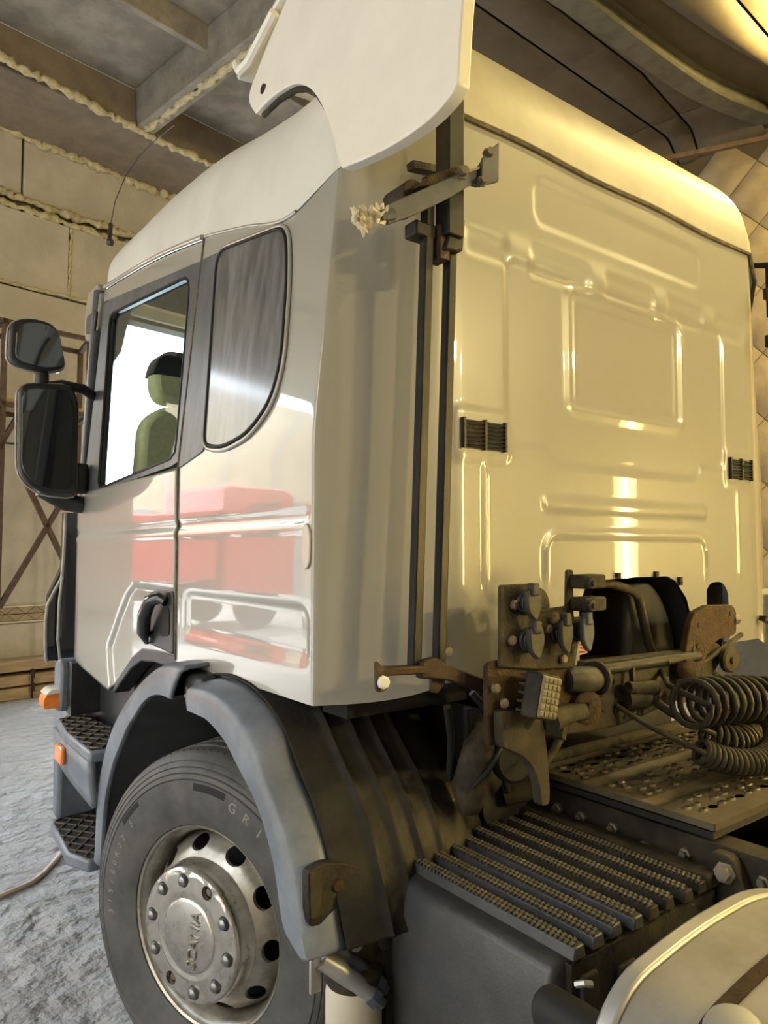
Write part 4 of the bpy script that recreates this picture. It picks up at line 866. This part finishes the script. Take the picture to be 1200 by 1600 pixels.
# ---- chassis rails and crossmembers
for x in (-.40, .40):
    s_ = 1 if x > 0 else -1
    obj('frame_rail', MB().prism([(0,.68),(.08,.68),(.08,.69),(.01,.69),(.01,.94),(.08,.94),(.08,.95),(0,.95)], lambda a, z, d, x=x, s_=s_: (x-s_*a, d, z), -6.0, 2.4), 'rail_paint', truck, bevel=.003)
for y in (-.9,-2.2,.9): obj('frame_crossmember', MB().bb((-.32,y-.06,.72),(.32,y+.06,.92)), 'rail_paint', truck, bevel=.01)
obj('gearbox', MB().tube([(0,1.4,.8),(0,.5,.8),(0,-.2,.78)], [.30,.27,.18], 16), 'dark_hole', truck)
for y in (.0,-.09,-.20,-.30,-.42,-.52,-.62): obj('rail_bolt', MB().lathe([(.016,0),(.016,.012),(.010,.014),(.010,.026),(0,.026)], (-.40,y,.90-.02*(int(-y*10)%2)), (-1,0,0), 6), 'bolt', truck, smooth=20)
obj('rail_bracket', MB().prism(rrect([(-.60,.66),(-.60,.86),(-.56,.945),(-.50,.945),(-.52,.80),(-.53,.66)], .02, 3), lambda y, z, d: (d, y, z), -.44, -.402), 'dirty_steel', truck, bevel=.005)
obj('bracket_nut', MB().lathe([(.026,0),(.026,.012),(.017,.014),(.017,.034),(0,.036)], (-.44,-.545,.905), (-1,-.2,.2), 6), 'bolt', truck, smooth=20)
obj('rear_deck_plate', MB().bb((-.38,-1.6,.945),(.40,-.62,.955)), 'dusty_frame', truck); 
obj('deck_hole', MB().lathe([(.016,0),(.016,.002),(0,.002)], (-.20,-.66,.9555), (0,0,1), 14), 'dark_hole', truck)
# perforated walkway: three ridged strips with raised, punched oval holes
CX0, CX1, CY0, CY1, CZ = -.405, .72, .09, -.50, 1.0
def cw_z(y):       # two shallow channels along x
    return CZ-.014*(rib(y+.115,.022)+rib(y+.315,.022))
def punch_cell(mb, x0, x1, y0, y1, hole):
    cx, cy = (x0+x1)/2, (y0+y1)/2; q = 12
    hx, hy = (x1-x0)/2, (y1-y0)/2; outer = []
    for i in range(q):
        a = 2*pi*(i+.5)/q; c_, s_ = cos(a), sin(a); k = 1/max(abs(c_), abs(s_)); outer.append((cx+hx*c_*k, cy+hy*s_*k))
    # walk the corners exactly so cells close up
    i1 = [(cx+.017*cos(2*pi*(i+.5)/q), cy+.0115*sin(2*pi*(i+.5)/q)) for i in range(q)]; i2 = [(cx+.0125*cos(2*pi*(i+.5)/q), cy+.0078*sin(2*pi*(i+.5)/q)) for i in range(q)]
    up = .0055 if hole > 0 else -.004
    A = [(x,y,cw_z(y)) for x,y in outer]; B = [(x,y,cw_z(y)) for x,y in i1]; Cc = [(x,y,cw_z(y)+up) for x,y in i2]; Dd = [(x,y,cw_z(y)-.012) for x,y in i2]
    mb.ring(A, B); mb.ring(B, Cc); mb.ring(Cc, Dd)
    for sx in (-1,1):
        for sy in (-1,1):
            m = [p for p in A if (p[0]-cx)*sx > 0 and (p[1]-cy)*sy > 0]
            ex = min(m, key=lambda p: abs(p[1]-(cy+sy*hy))+abs(p[0]-(cx+sx*hx)))
cw = MB(); rows = []
ys = [.09,.055,.02,-.015,-.05,-.085,-.145,-.18,-.215,-.25,-.285,-.345,-.38,-.415,-.45,-.50]
flat = {5, 10}
nx = 24
for r_ in range(len(ys)-1):
    y0, y1 = ys[r_], ys[r_+1]
    if r_ in flat or r_ in (0, len(ys)-2):
        cw.grid(lambda u, v: (lerp(CX0,CX1,u), lerp(y0,y1,v), cw_z(lerp(y0,y1,v))), nx, 5); continue
    off = .5 if r_ % 2 else 0
    w = (CX1-CX0)/nx; xs_ = [CX0]+[CX0+(i+.5+off*.9)*w for i in range(nx-1)]+[CX1]
    for i in range(len(xs_)-1):
        if 0 < i < len(xs_)-2: punch_cell(cw, xs_[i], xs_[i+1], y0, y1, 1 if (i+r_) % 3 else 0)
        else: cw.grid(lambda u, v: (lerp(xs_[i],xs_[i+1],u), lerp(y0,y1,v), cw_z(lerp(y0,y1,v))), 1, 2)
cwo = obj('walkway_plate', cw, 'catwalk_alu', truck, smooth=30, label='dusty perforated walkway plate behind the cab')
obj('walkway_under', MB().bb((CX0+.01,CY1+.01,.955),(CX1-.01,CY0-.01,.972)), 'dark_hole', cwo)
obj('walkway_edge', MB().bb((CX0-.004,CY1,.982),(CX0,CY0,1.0)).bb((CX0,CY1-.004,.982),(CX1,CY1,1.0)), 'catwalk_alu', cwo)
obj('walkway_tube', MB().tube([(-.41,.115,1.005),(.72,.115,1.005)], .022, 10), 'dusty_frame', cwo, smooth=70)
# ---- spiral air lines
def coil(name, ctrl, R, turns, r, m, lab, lead=None, tail=None):
    P = []; N = int(turns*16); C = [Vector(c) for c in ctrl]
    def cp(t):
        s_ = t*(len(C)-1); i = min(int(s_), len(C)-2); u = s_-i; g = lambda k: C[max(0,min(len(C)-1,k))]
        p0,p1,p2,p3 = g(i-1),g(i),g(i+1),g(i+2)
        return .5*((2*p1)+(-p0+p2)*u+(2*p0-5*p1+4*p2-p3)*u*u+(-p0+3*p1-3*p2+p3)*u**3)
    for i in range(N+1):
        t = i/N; c = cp(t); d = (cp(min(1,t+.01))-cp(max(0,t-.01))).normalized(); e1 = d.cross(Vector((0,0,1))); e1.normalize(); e2 = d.cross(e1)
        a = 2*pi*turns*t; P.append(c+(e1*cos(a)+e2*sin(a))*R)
    if lead: P = [Vector(p) for p in lead]+P
    if tail: P = P+[Vector(p) for p in tail]
    return obj(name, MB().tube(P, r, 7), m, truck, smooth=80, label=lab)
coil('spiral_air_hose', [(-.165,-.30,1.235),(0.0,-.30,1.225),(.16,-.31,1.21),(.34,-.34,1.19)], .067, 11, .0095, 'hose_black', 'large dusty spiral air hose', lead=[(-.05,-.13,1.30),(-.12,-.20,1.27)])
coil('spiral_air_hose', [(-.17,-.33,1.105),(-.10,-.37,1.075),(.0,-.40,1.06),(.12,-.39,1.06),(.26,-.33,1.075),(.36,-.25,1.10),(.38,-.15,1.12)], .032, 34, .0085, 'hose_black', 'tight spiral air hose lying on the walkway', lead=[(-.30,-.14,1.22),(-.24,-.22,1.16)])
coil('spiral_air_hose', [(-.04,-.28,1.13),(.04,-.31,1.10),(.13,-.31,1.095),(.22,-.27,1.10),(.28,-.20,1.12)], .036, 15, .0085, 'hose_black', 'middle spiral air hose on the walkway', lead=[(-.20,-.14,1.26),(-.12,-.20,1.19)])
obj('hose_sleeve', MB().tube([(-.18,-.145,1.25),(-.12,-.20,1.19),(-.07,-.25,1.15)], .013, 8), 'hose_black', truck, smooth=70)
obj('hose_coupling', MB().tube([(-.27,-.15,1.235),(-.20,-.16,1.235),(-.15,-.165,1.24)], [.03,.036,.03], 10), 'hose_black', truck, smooth=50)
obj('hose_coupling', MB().tube([(-.28,-.17,1.275),(-.17,-.19,1.265)], [.018,.022], 10), 'dirty_steel', truck, smooth=50)
obj('cable_loop', MB().tube([(-.06,-.16,1.33),(.02,-.17,1.335),(.06,-.18,1.29),(.06,-.2,1.22),(.04,-.2,1.17)], .010, 8), 'hose_black', truck, smooth=70)
obj('crossmember_clamp', MB().bar((-.245,-.16,1.33),(-.25,-.165,1.27),.016,.012), 'hose_black', truck)
obj('joint_block', MB().lathe([(.03,-.04),(.036,0),(.036,.03),(.02,.04),(0,.04)], (.045,-.15,1.30), (-.6,-1,0), 12), 'rust', truck, smooth=40)
# dark bellows and pipes between liner and mounts
obj('air_bellows', MB().tube([(-.70,.02,1.20),(-.76,-.02,1.12),(-.80,-.03,1.04),(-.795,-.02,.98)], [.035,.048,.052,.03], 12), 'dirty_steel', truck, smooth=60)
obj('bellows_strap', MB().tube([(-.83,-.07,1.06),(-.78,-.085,1.10),(-.72,-.07,1.14),(-.68,-.03,1.15)], .006, 6), 'rubber_dark', truck)
for i, pts in enumerate(([(-.78,.0,1.25),(-.76,.02,1.12),(-.70,.06,1.0)],[(-.72,.02,1.28),(-.66,.02,1.15),(-.60,.02,.98)],[(-.88,-.03,1.27),(-.84,.0,1.18),(-.80,.05,1.05)],[(-.80,-.04,1.30),(-.75,-.06,1.24),(-.70,-.05,1.20)])): obj('air_pipe', MB().tube(pts, .011, 7), 'rubber_dark', truck, smooth=70)
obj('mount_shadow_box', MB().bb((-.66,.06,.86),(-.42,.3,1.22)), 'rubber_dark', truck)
obj('leaf_spring', MB().tube([(-.50,-.02,1.00),(-.54,.0,.98),(-.58,.05,.96)], [.02,.03,.03], 10), 'dusty_frame', truck)
obj('wheel_arch_lamp', MB().lathe([(.07,0),(.07,.02),(.06,.03),(0,.03)], (-.64,-.03,1.10), (-.2,-1,0), 20), 'rubber_dark', truck)
# ---- battery box with serrated ridged lid
bx0, bx1, by0, by1, bz = -1.02, -.475, .05, -.535, .895
bt = obj('battery_box', MB().prism([(-1.035,.40),(-1.06,.80),(-1.035,.865),(-1.0,.875),(bx1,.875),(bx1,.40)], lambda x, z, d: (x, d, z), by1+.02, by0-.01), 'box_plastic', truck, bevel=.016, seg=3, label='black plastic battery box with ridged lid')
obj('box_end', MB().bb((-1.0,by1+.005,.42),(bx1+.01,by1+.025,.865)), 'box_plastic_dirty', bt)
for k in range(8):
    xk = -1.0+k*.066
    obj('lid_ridge', MB().prism([(xk,.872),(xk+.006,.897),(xk+.034,.899),(xk+.040,.872)], lambda x, z, d: (x, d, z), by1+.0+.004*(k%3), by0-.02), 'box_plastic_dirty' if k > 3 else 'box_plastic', bt, bevel=.003)
    mb = MB()
    for j in range(44):
        y = lerp(by0-.03, by1+.012, j/43)
        for q in (0, 1): mb.box((xk+.010+.014*q, y+(.006 if q else 0), .9005), (.010,.0065,.008), Matrix.Rotation(.5,3,'X'))
    obj('ridge_tooth', mb, 'tooth', bt, kind='stuff')
obj('lid_flange', MB().bb((bx1-.03,by1,.872),(bx1+.035,by0+.06,.906)), 'box_plastic_dirty', bt, bevel=.008)
obj('lid_latch', MB().bb((-1.085,-.02,.70),(-1.055,.02,.78)), 'box_plastic_dirty', bt, bevel=.006)
obj('latch_strap', MB().bb((-1.070,-.012,.45),(-1.050,.012,.72)), 'rubber_dark', bt)
for i, (x, w) in enumerate(((-.98,.05),(-.86,.06),(-.74,.05),(-.62,.06))): obj('end_rib', MB().bb((x,by1-.008,.45),(x+w,by1+.006,.84-.02*i)), 'box_plastic_dirty', bt, bevel=.006)
# ---- fuel tank, strap and cap; black guard tube; white air cylinder
TK = rrect([(-1.215,.42),(-1.215,.875),(-1.135,.972),(-.93,1.0),(-.70,1.0),(-.55,.955),(-.50,.87),(-.50,.42)], [.08,.12,.08,.1,.1,.08,.08,.08], 6)
tk = obj('fuel_tank', MB().prism(TK, lambda x, z, d: (x, d, z), -.755, -2.1), 'tank_alu', truck, smooth=50, bevel=.006, label='dusty aluminium fuel tank with a bright end rim')
tc_ = (-.82,.70)
obj('tank_end_rim', MB().prism([(tc_[0]+(p[0]-tc_[0])*1.015, tc_[1]+(p[1]-tc_[1])*1.025) for p in TK], lambda x, z, d: (x, d, z), -.725, -.758), 'tank_rim', tk, smooth=50, bevel=.006)
mb = MB(); ring_ = resample(TK, 80); sc2 = lambda p, k: (tc_[0]+(p[0]-tc_[0])*k, tc_[1]+(p[1]-tc_[1])*k)
for (ya, yb, k) in ((-.868,-.892,1.014),):
    A = [(sc2(p,k)[0],ya,sc2(p,k)[1]) for p in ring_]; B = [(sc2(p,k)[0],yb,sc2(p,k)[1]) for p in ring_]; A0 = [(sc2(p,1)[0],ya,sc2(p,1)[1]) for p in ring_]; B0 = [(sc2(p,1)[0],yb,sc2(p,1)[1]) for p in ring_]
    mb.ring(A,B); mb.ring(A,A0); mb.ring(B,B0)
obj('tank_strap', mb, 'rust', tk, smooth=40)
obj('filler_cap', MB().lathe([(.042,0),(.042,.012),(.036,.022),(.018,.026),(0,.026)], (-1.125,-.925,.982), (-.25,0,1), 24), 'tank_rim', tk, smooth=40)
obj('guard_tube', MB().tube([(-1.14,-.585,.865),(-1.15,-.66,.875),(-1.17,-.80,.885)], .038, 14), 'rubber_dark', truck, smooth=50, bevel=.006, label='black plastic guard tube')
obj('tank_clip', MB().tube([(-1.10,-.62,.905),(-1.095,-.635,.912),(-1.08,-.64,.908)], .006, 6), 'tank_rim', truck)
ac = obj('air_cylinder', MB().lathe([(.0,.0),(.055,.0),(.070,.015),(.070,.40),(.066,.425),(.05,.44),(0,.445)], (-1.135,.035,.20), (0,0,1), 28), 'cylinder_cream', truck, smooth=50, label='cream air dryer cylinder behind the wheel')
obj('cylinder_head', MB().lathe([(.067,0),(.072,.01),(.072,.03),(.05,.045),(.02,.05),(0,.05)], (-1.135,.035,.625), (0,0,1), 20), 'dirty_steel', ac, smooth=40)
obj('head_pipe', MB().tube([(-1.235,.02,.712),(-1.20,.0,.686),(-1.15,-.02,.640),(-1.12,-.03,.610)], [.022,.024,.022,.017], 10), 'tank_rim', ac, smooth=50)
obj('head_pipe', MB().tube([(-1.205,.03,.728),(-1.15,.01,.682),(-1.095,-.01,.625)], [.019,.020,.018], 10), 'bracket_grey', ac, smooth=50)
for p, d in (((-1.12,-.03,.610),(.65,-.2,-.7)),((-1.095,-.01,.625),(.65,-.2,-.7))): obj('pipe_nut', MB().lathe([(.023,-.015),(.023,.01),(.015,.014),(.015,.03),(0,.03)], p, d, 6), 'bracket_grey', ac, smooth=20)
obj('head_lever', MB().prism(rrect([(-1.165,.715),(-1.15,.75),(-1.115,.768),(-1.118,.735),(-1.14,.71)], .008, 3), lambda x, z, d: (x, d, z), .0, .006), 'tank_rim', ac)
obj('head_bracket', MB().prism(rrect([(-1.14,.60),(-1.14,.745),(-1.09,.72),(-1.065,.68),(-1.068,.60)], .02, 3), lambda x, z, d: (x, d, z), .005, .03), 'dirty_steel', ac, bevel=.005)
# rusty hinge box on the back of the mudguard
hb = obj('guard_bracket', MB().prism(rrect([(-1.285,.81),(-1.288,.935),(-1.24,.945),(-1.17,.925),(-1.13,.90),(-1.13,.79)], .012, 3), lambda x, z, d: (x, d, z), .0, .03), 'box_plastic_dirty', truck, bevel=.008, label='rusty bracket behind the mudguard')
obj('bracket_rust_plate', MB().bb((-1.275,.004,.728),(-1.21,.024,.80)), 'rust', hb, bevel=.004); obj('bracket_scuff', MB().prism([(-1.280,.83),(-1.283,.935),(-1.255,.935),(-1.252,.88),(-1.262,.83)], lambda x, z, d: (x, d, z), -.005, .001), 'dusty_frame', hb)
obj('bracket_disc', MB().lathe([(.014,0),(.014,.006),(0,.006)], (-1.205,.0,.885), (0,-1,0), 14), 'rust', hb)
obj('mud_flap_strip', MB().bb((-1.268,.02,.640),(-1.236,.028,.735)), 'tank_rim', truck, bevel=.006)
obj('liner_back', MB().bb((-1.12,.10,.40),(-.66,.12,.82)), 'rubber_dark', truck)
# ---- far-side wing stay brackets
obj('far_stay_rod', MB().bar((1.02,-.02,2.93),(1.02,-.02,2.70),.03,.03), 'rod_black', truck)
fb = obj('far_bracket', MB().prism(rrect([(.96,2.76),(.985,2.84),(1.05,2.86),(1.16,2.83),(1.16,2.74),(1.0,2.72)], .012, 3), lambda x, z, d: (x, d, z), -.07, -.03), 'rust_dark', truck, bevel=.004, label='dark far-side stay bracket')
obj('far_bracket_tab', MB().bb((.925,-.05,2.755),(.965,-.03,2.80)), 'rust_dark', fb)
fb2 = obj('far_bracket', MB().prism(rrect([(.955,2.57),(.97,2.63),(1.05,2.66),(1.16,2.64),(1.16,2.55),(1.0,2.54)], .012, 3), lambda x, z, d: (x, d, z), -.07, -.03), 'rust_dark', truck, bevel=.004, label='second dark far-side stay bracket')
obj('far_bracket_tab', MB().bb((.93,-.05,2.55),(.97,-.03,2.60)), 'dirty_steel', fb2)
obj('far_lower_tab', MB().bar((.86,-.02,1.41),(.99,-.03,1.37),.03,.02), 'rust_dark', truck)
obj('far_wing_edge', MB().tube([(.62,.20,3.205),(.80,.12,3.14),(.93,.08,3.06),(1.0,.06,2.95),(1.02,-.02,2.93)], .014, 8), 'rubber_dark', truck, smooth=70)
# ================================================================ other things in the hall
# rusty scaffold by the front wall
sc_ = empty('scaffold', 'brown steel scaffold frame with crossed braces standing by the front wall', 'scaffold', tuple(hall((.8,7.2,0))), BR)
def sbar(name, a, b, w=.05): obj(name, MB().bar((a[0]-.8,a[1]-7.2,a[2]), (b[0]-.8,b[1]-7.2,b[2]), w, w), 'pipe_rust', sc_)
for a, b in ((.38,7.0),(1.30,7.0),(.38,7.6),(1.46,7.6)): sbar('post', (a,b,0), (a,b,4.15))
for z in (4.12,3.24): 
    sbar('ledger', (-.9,7.0,z), (1.30,7.0,z)); sbar('ledger', (-.9,7.6,z), (1.46,7.6,z)); sbar('transom', (1.30,7.0,z), (1.46,7.6,z)); sbar('transom', (.38,7.0,z), (.38,7.6,z))
sbar('post', (-.9,7.0,0), (-.9,7.0,4.15)); sbar('post', (-.9,7.6,0), (-.9,7.6,4.15))
sbar('brace', (.40,7.0,1.10), (1.28,7.0,2.70)); sbar('brace', (.60,7.0,2.50), (1.20,7.0,1.30)); sbar('brace', (-.9,7.0,.3), (.52,7.0,3.1)); sbar('brace', (-.9,7.6,3.1), (.38,7.6,1.0))
for k in range(4): obj('deck_board', MB().bb((-.95-.8,7.02+k*.145-7.2,3.27),(1.40-.8,7.155+k*.145-7.2,3.31)), 'wood', sc_)
obj('hanging_bucket', MB().lathe([(.0,0),(.13,0),(.16,.26),(.155,.26),(.125,.01),(0,.01)], (.28-.8,7.1-7.2,2.86), (0,0,1), 18), 'pipe_rust', sc_)
obj('bucket_hook', MB().tube([(.28-.8,7.1-7.2,3.12),(.28-.8,7.1-7.2,3.26)], .008, 6), 'pipe_rust', sc_)
# timbers stacked along the wall foot
for k, (z0, z1, d, nm) in enumerate(((0,.13,.42,'lowest'),(.15,.27,.40,'middle'),(.31,.43,.38,'topmost'))):
    t = obj('timber', MB().bb((-1.5,WB-d,z0),(1.75,WB-.03,z1)), 'wood', rot=BR, bevel=.012)
    tag(t, f'long weathered timber along the wall foot, {nm} of the stack', 'timber', 'timbers along the wall')
sk = empty('stacking_bracket', 'dark steel clips holding the stacked timbers together', 'clip', tuple(hall((1.0,WB-.46,0))), BR)
for z in (.14,.29): obj('clip_plate', MB().bb((-.02,.0,z-.06),(.02,.014,z+.04)), 'rust_dark', sk)
obj('clip_rail', MB().bb((-.012,.014,.0),(.012,.022,.34)), 'rust_dark', sk)
# beige hose on the floor
h = obj('air_hose', MB().tube([(-1.0,3.1,.014),(-1.12,2.95,.014),(-1.20,2.80,.014),(-1.29,2.66,.014),(-1.36,2.58,.014),(-1.44,2.545,.014),(-1.55,2.50,.014),(-1.8,2.45,.014),(-2.3,2.6,.014)], .013, 8), 'hose_beige', smooth=80)
tag(h, 'beige air hose trailing over the concrete floor beside the cab step', 'hose')
# grey cabinet with a pale shelf beyond the far side of the truck
cab_ = empty('cabinet', 'grey metal cabinet with a pale shelf board beyond the right rear of the cab', 'cabinet', (2.15,.62,0))
obj('cabinet_body', MB().bb((-.25,-.3,0),(.35,.3,1.45)), 'cabinet_grey', cab_, bevel=.01); obj('shelf_board', MB().bb((-.36,-.36,1.14),(.4,-.29,1.19)), 'shelf_white', cab_, bevel=.004)
obj('cabinet_door', MB().bb((-.23,-.315,.05),(.33,-.30,1.10)), 'cabinet_grey', cab_, bevel=.004); obj('cabinet_upright', MB().bb((-.30,-.33,0),(-.27,-.30,1.40)), 'rust_dark', cab_)
# ================================================================ the yard outside the gateways
fac = empty('yard_building', 'long beige building with small windows across the yard', 'building', tuple(hall((-19,6,0))), BR)
obj('facade', MB().bb((-1,-26,0),(0,26,11.5)), 'facade', fac); 
for k in range(9): obj('window', MB().bb((-.02,-20+k*5,3.2),(.04,-18.2+k*5,5.0)), 'cabin_dark', fac)
obj('plinth', MB().bb((0,-26,0),(.12,26,.8)), 'concrete', fac)
wh = empty('warehouse', 'beige warehouse wall beyond the red lorry in the yard', 'building', tuple(hall((-10,26,0))), BR)
obj('warehouse_wall', MB().bb((-8,0,0),(10.5,.5,10)), 'facade', wh)
for k in range(3): obj('warehouse_door', MB().bb((-6+k*5.6,-.06,0),(-3.4+k*5.6,.0,3.2)), 'cabinet_grey', wh)
for k in range(9): obj('wall_pilaster', MB().bb((-7.8+k*2.1,-.10,0),(-7.55+k*2.1,.0,10)), 'plaster', wh)
rt = empty('red_truck', 'red lorry parked in the yard outside the gateway', 'truck', tuple(hall((-5.6,15.5,0))), BR+radians(70))
obj('cab', MB().prism(rrect([(0,.6),(0,2.9),(.25,3.1),(1.9,3.1),(1.9,.6)], .15, 4), lambda y, z, d: (d, -y, z), -1.2, 1.2), 'red_paint', rt, bevel=.05)
obj('windscreen', MB().bb((-1.05,-.02,1.9),(1.05,.03,2.75)), 'black_gloss', rt); obj('side_glass', MB().bb((-1.22,-1.2,1.9),(1.22,-.4,2.7)), 'black_gloss', rt)
obj('chassis', MB().bb((-.5,-7,.7),(.5,-.5,.95)), 'rail_paint', rt); obj('cargo_body', MB().bb((-1.25,-7.2,1.1),(1.25,-2.1,2.4)), 'red_paint', rt, bevel=.04)
for y in (-1.0,-5.0,-6.2):
    for x in (-1.05, 1.05): obj('wheel', MB().lathe([(.25,-.14),(.5,-.15),(.52,0),(.5,.15),(.25,.14),(.0,.10)], (x,y,.52), (1 if x > 0 else -1,0,0), 24), 'rubber_dark', rt, smooth=40)
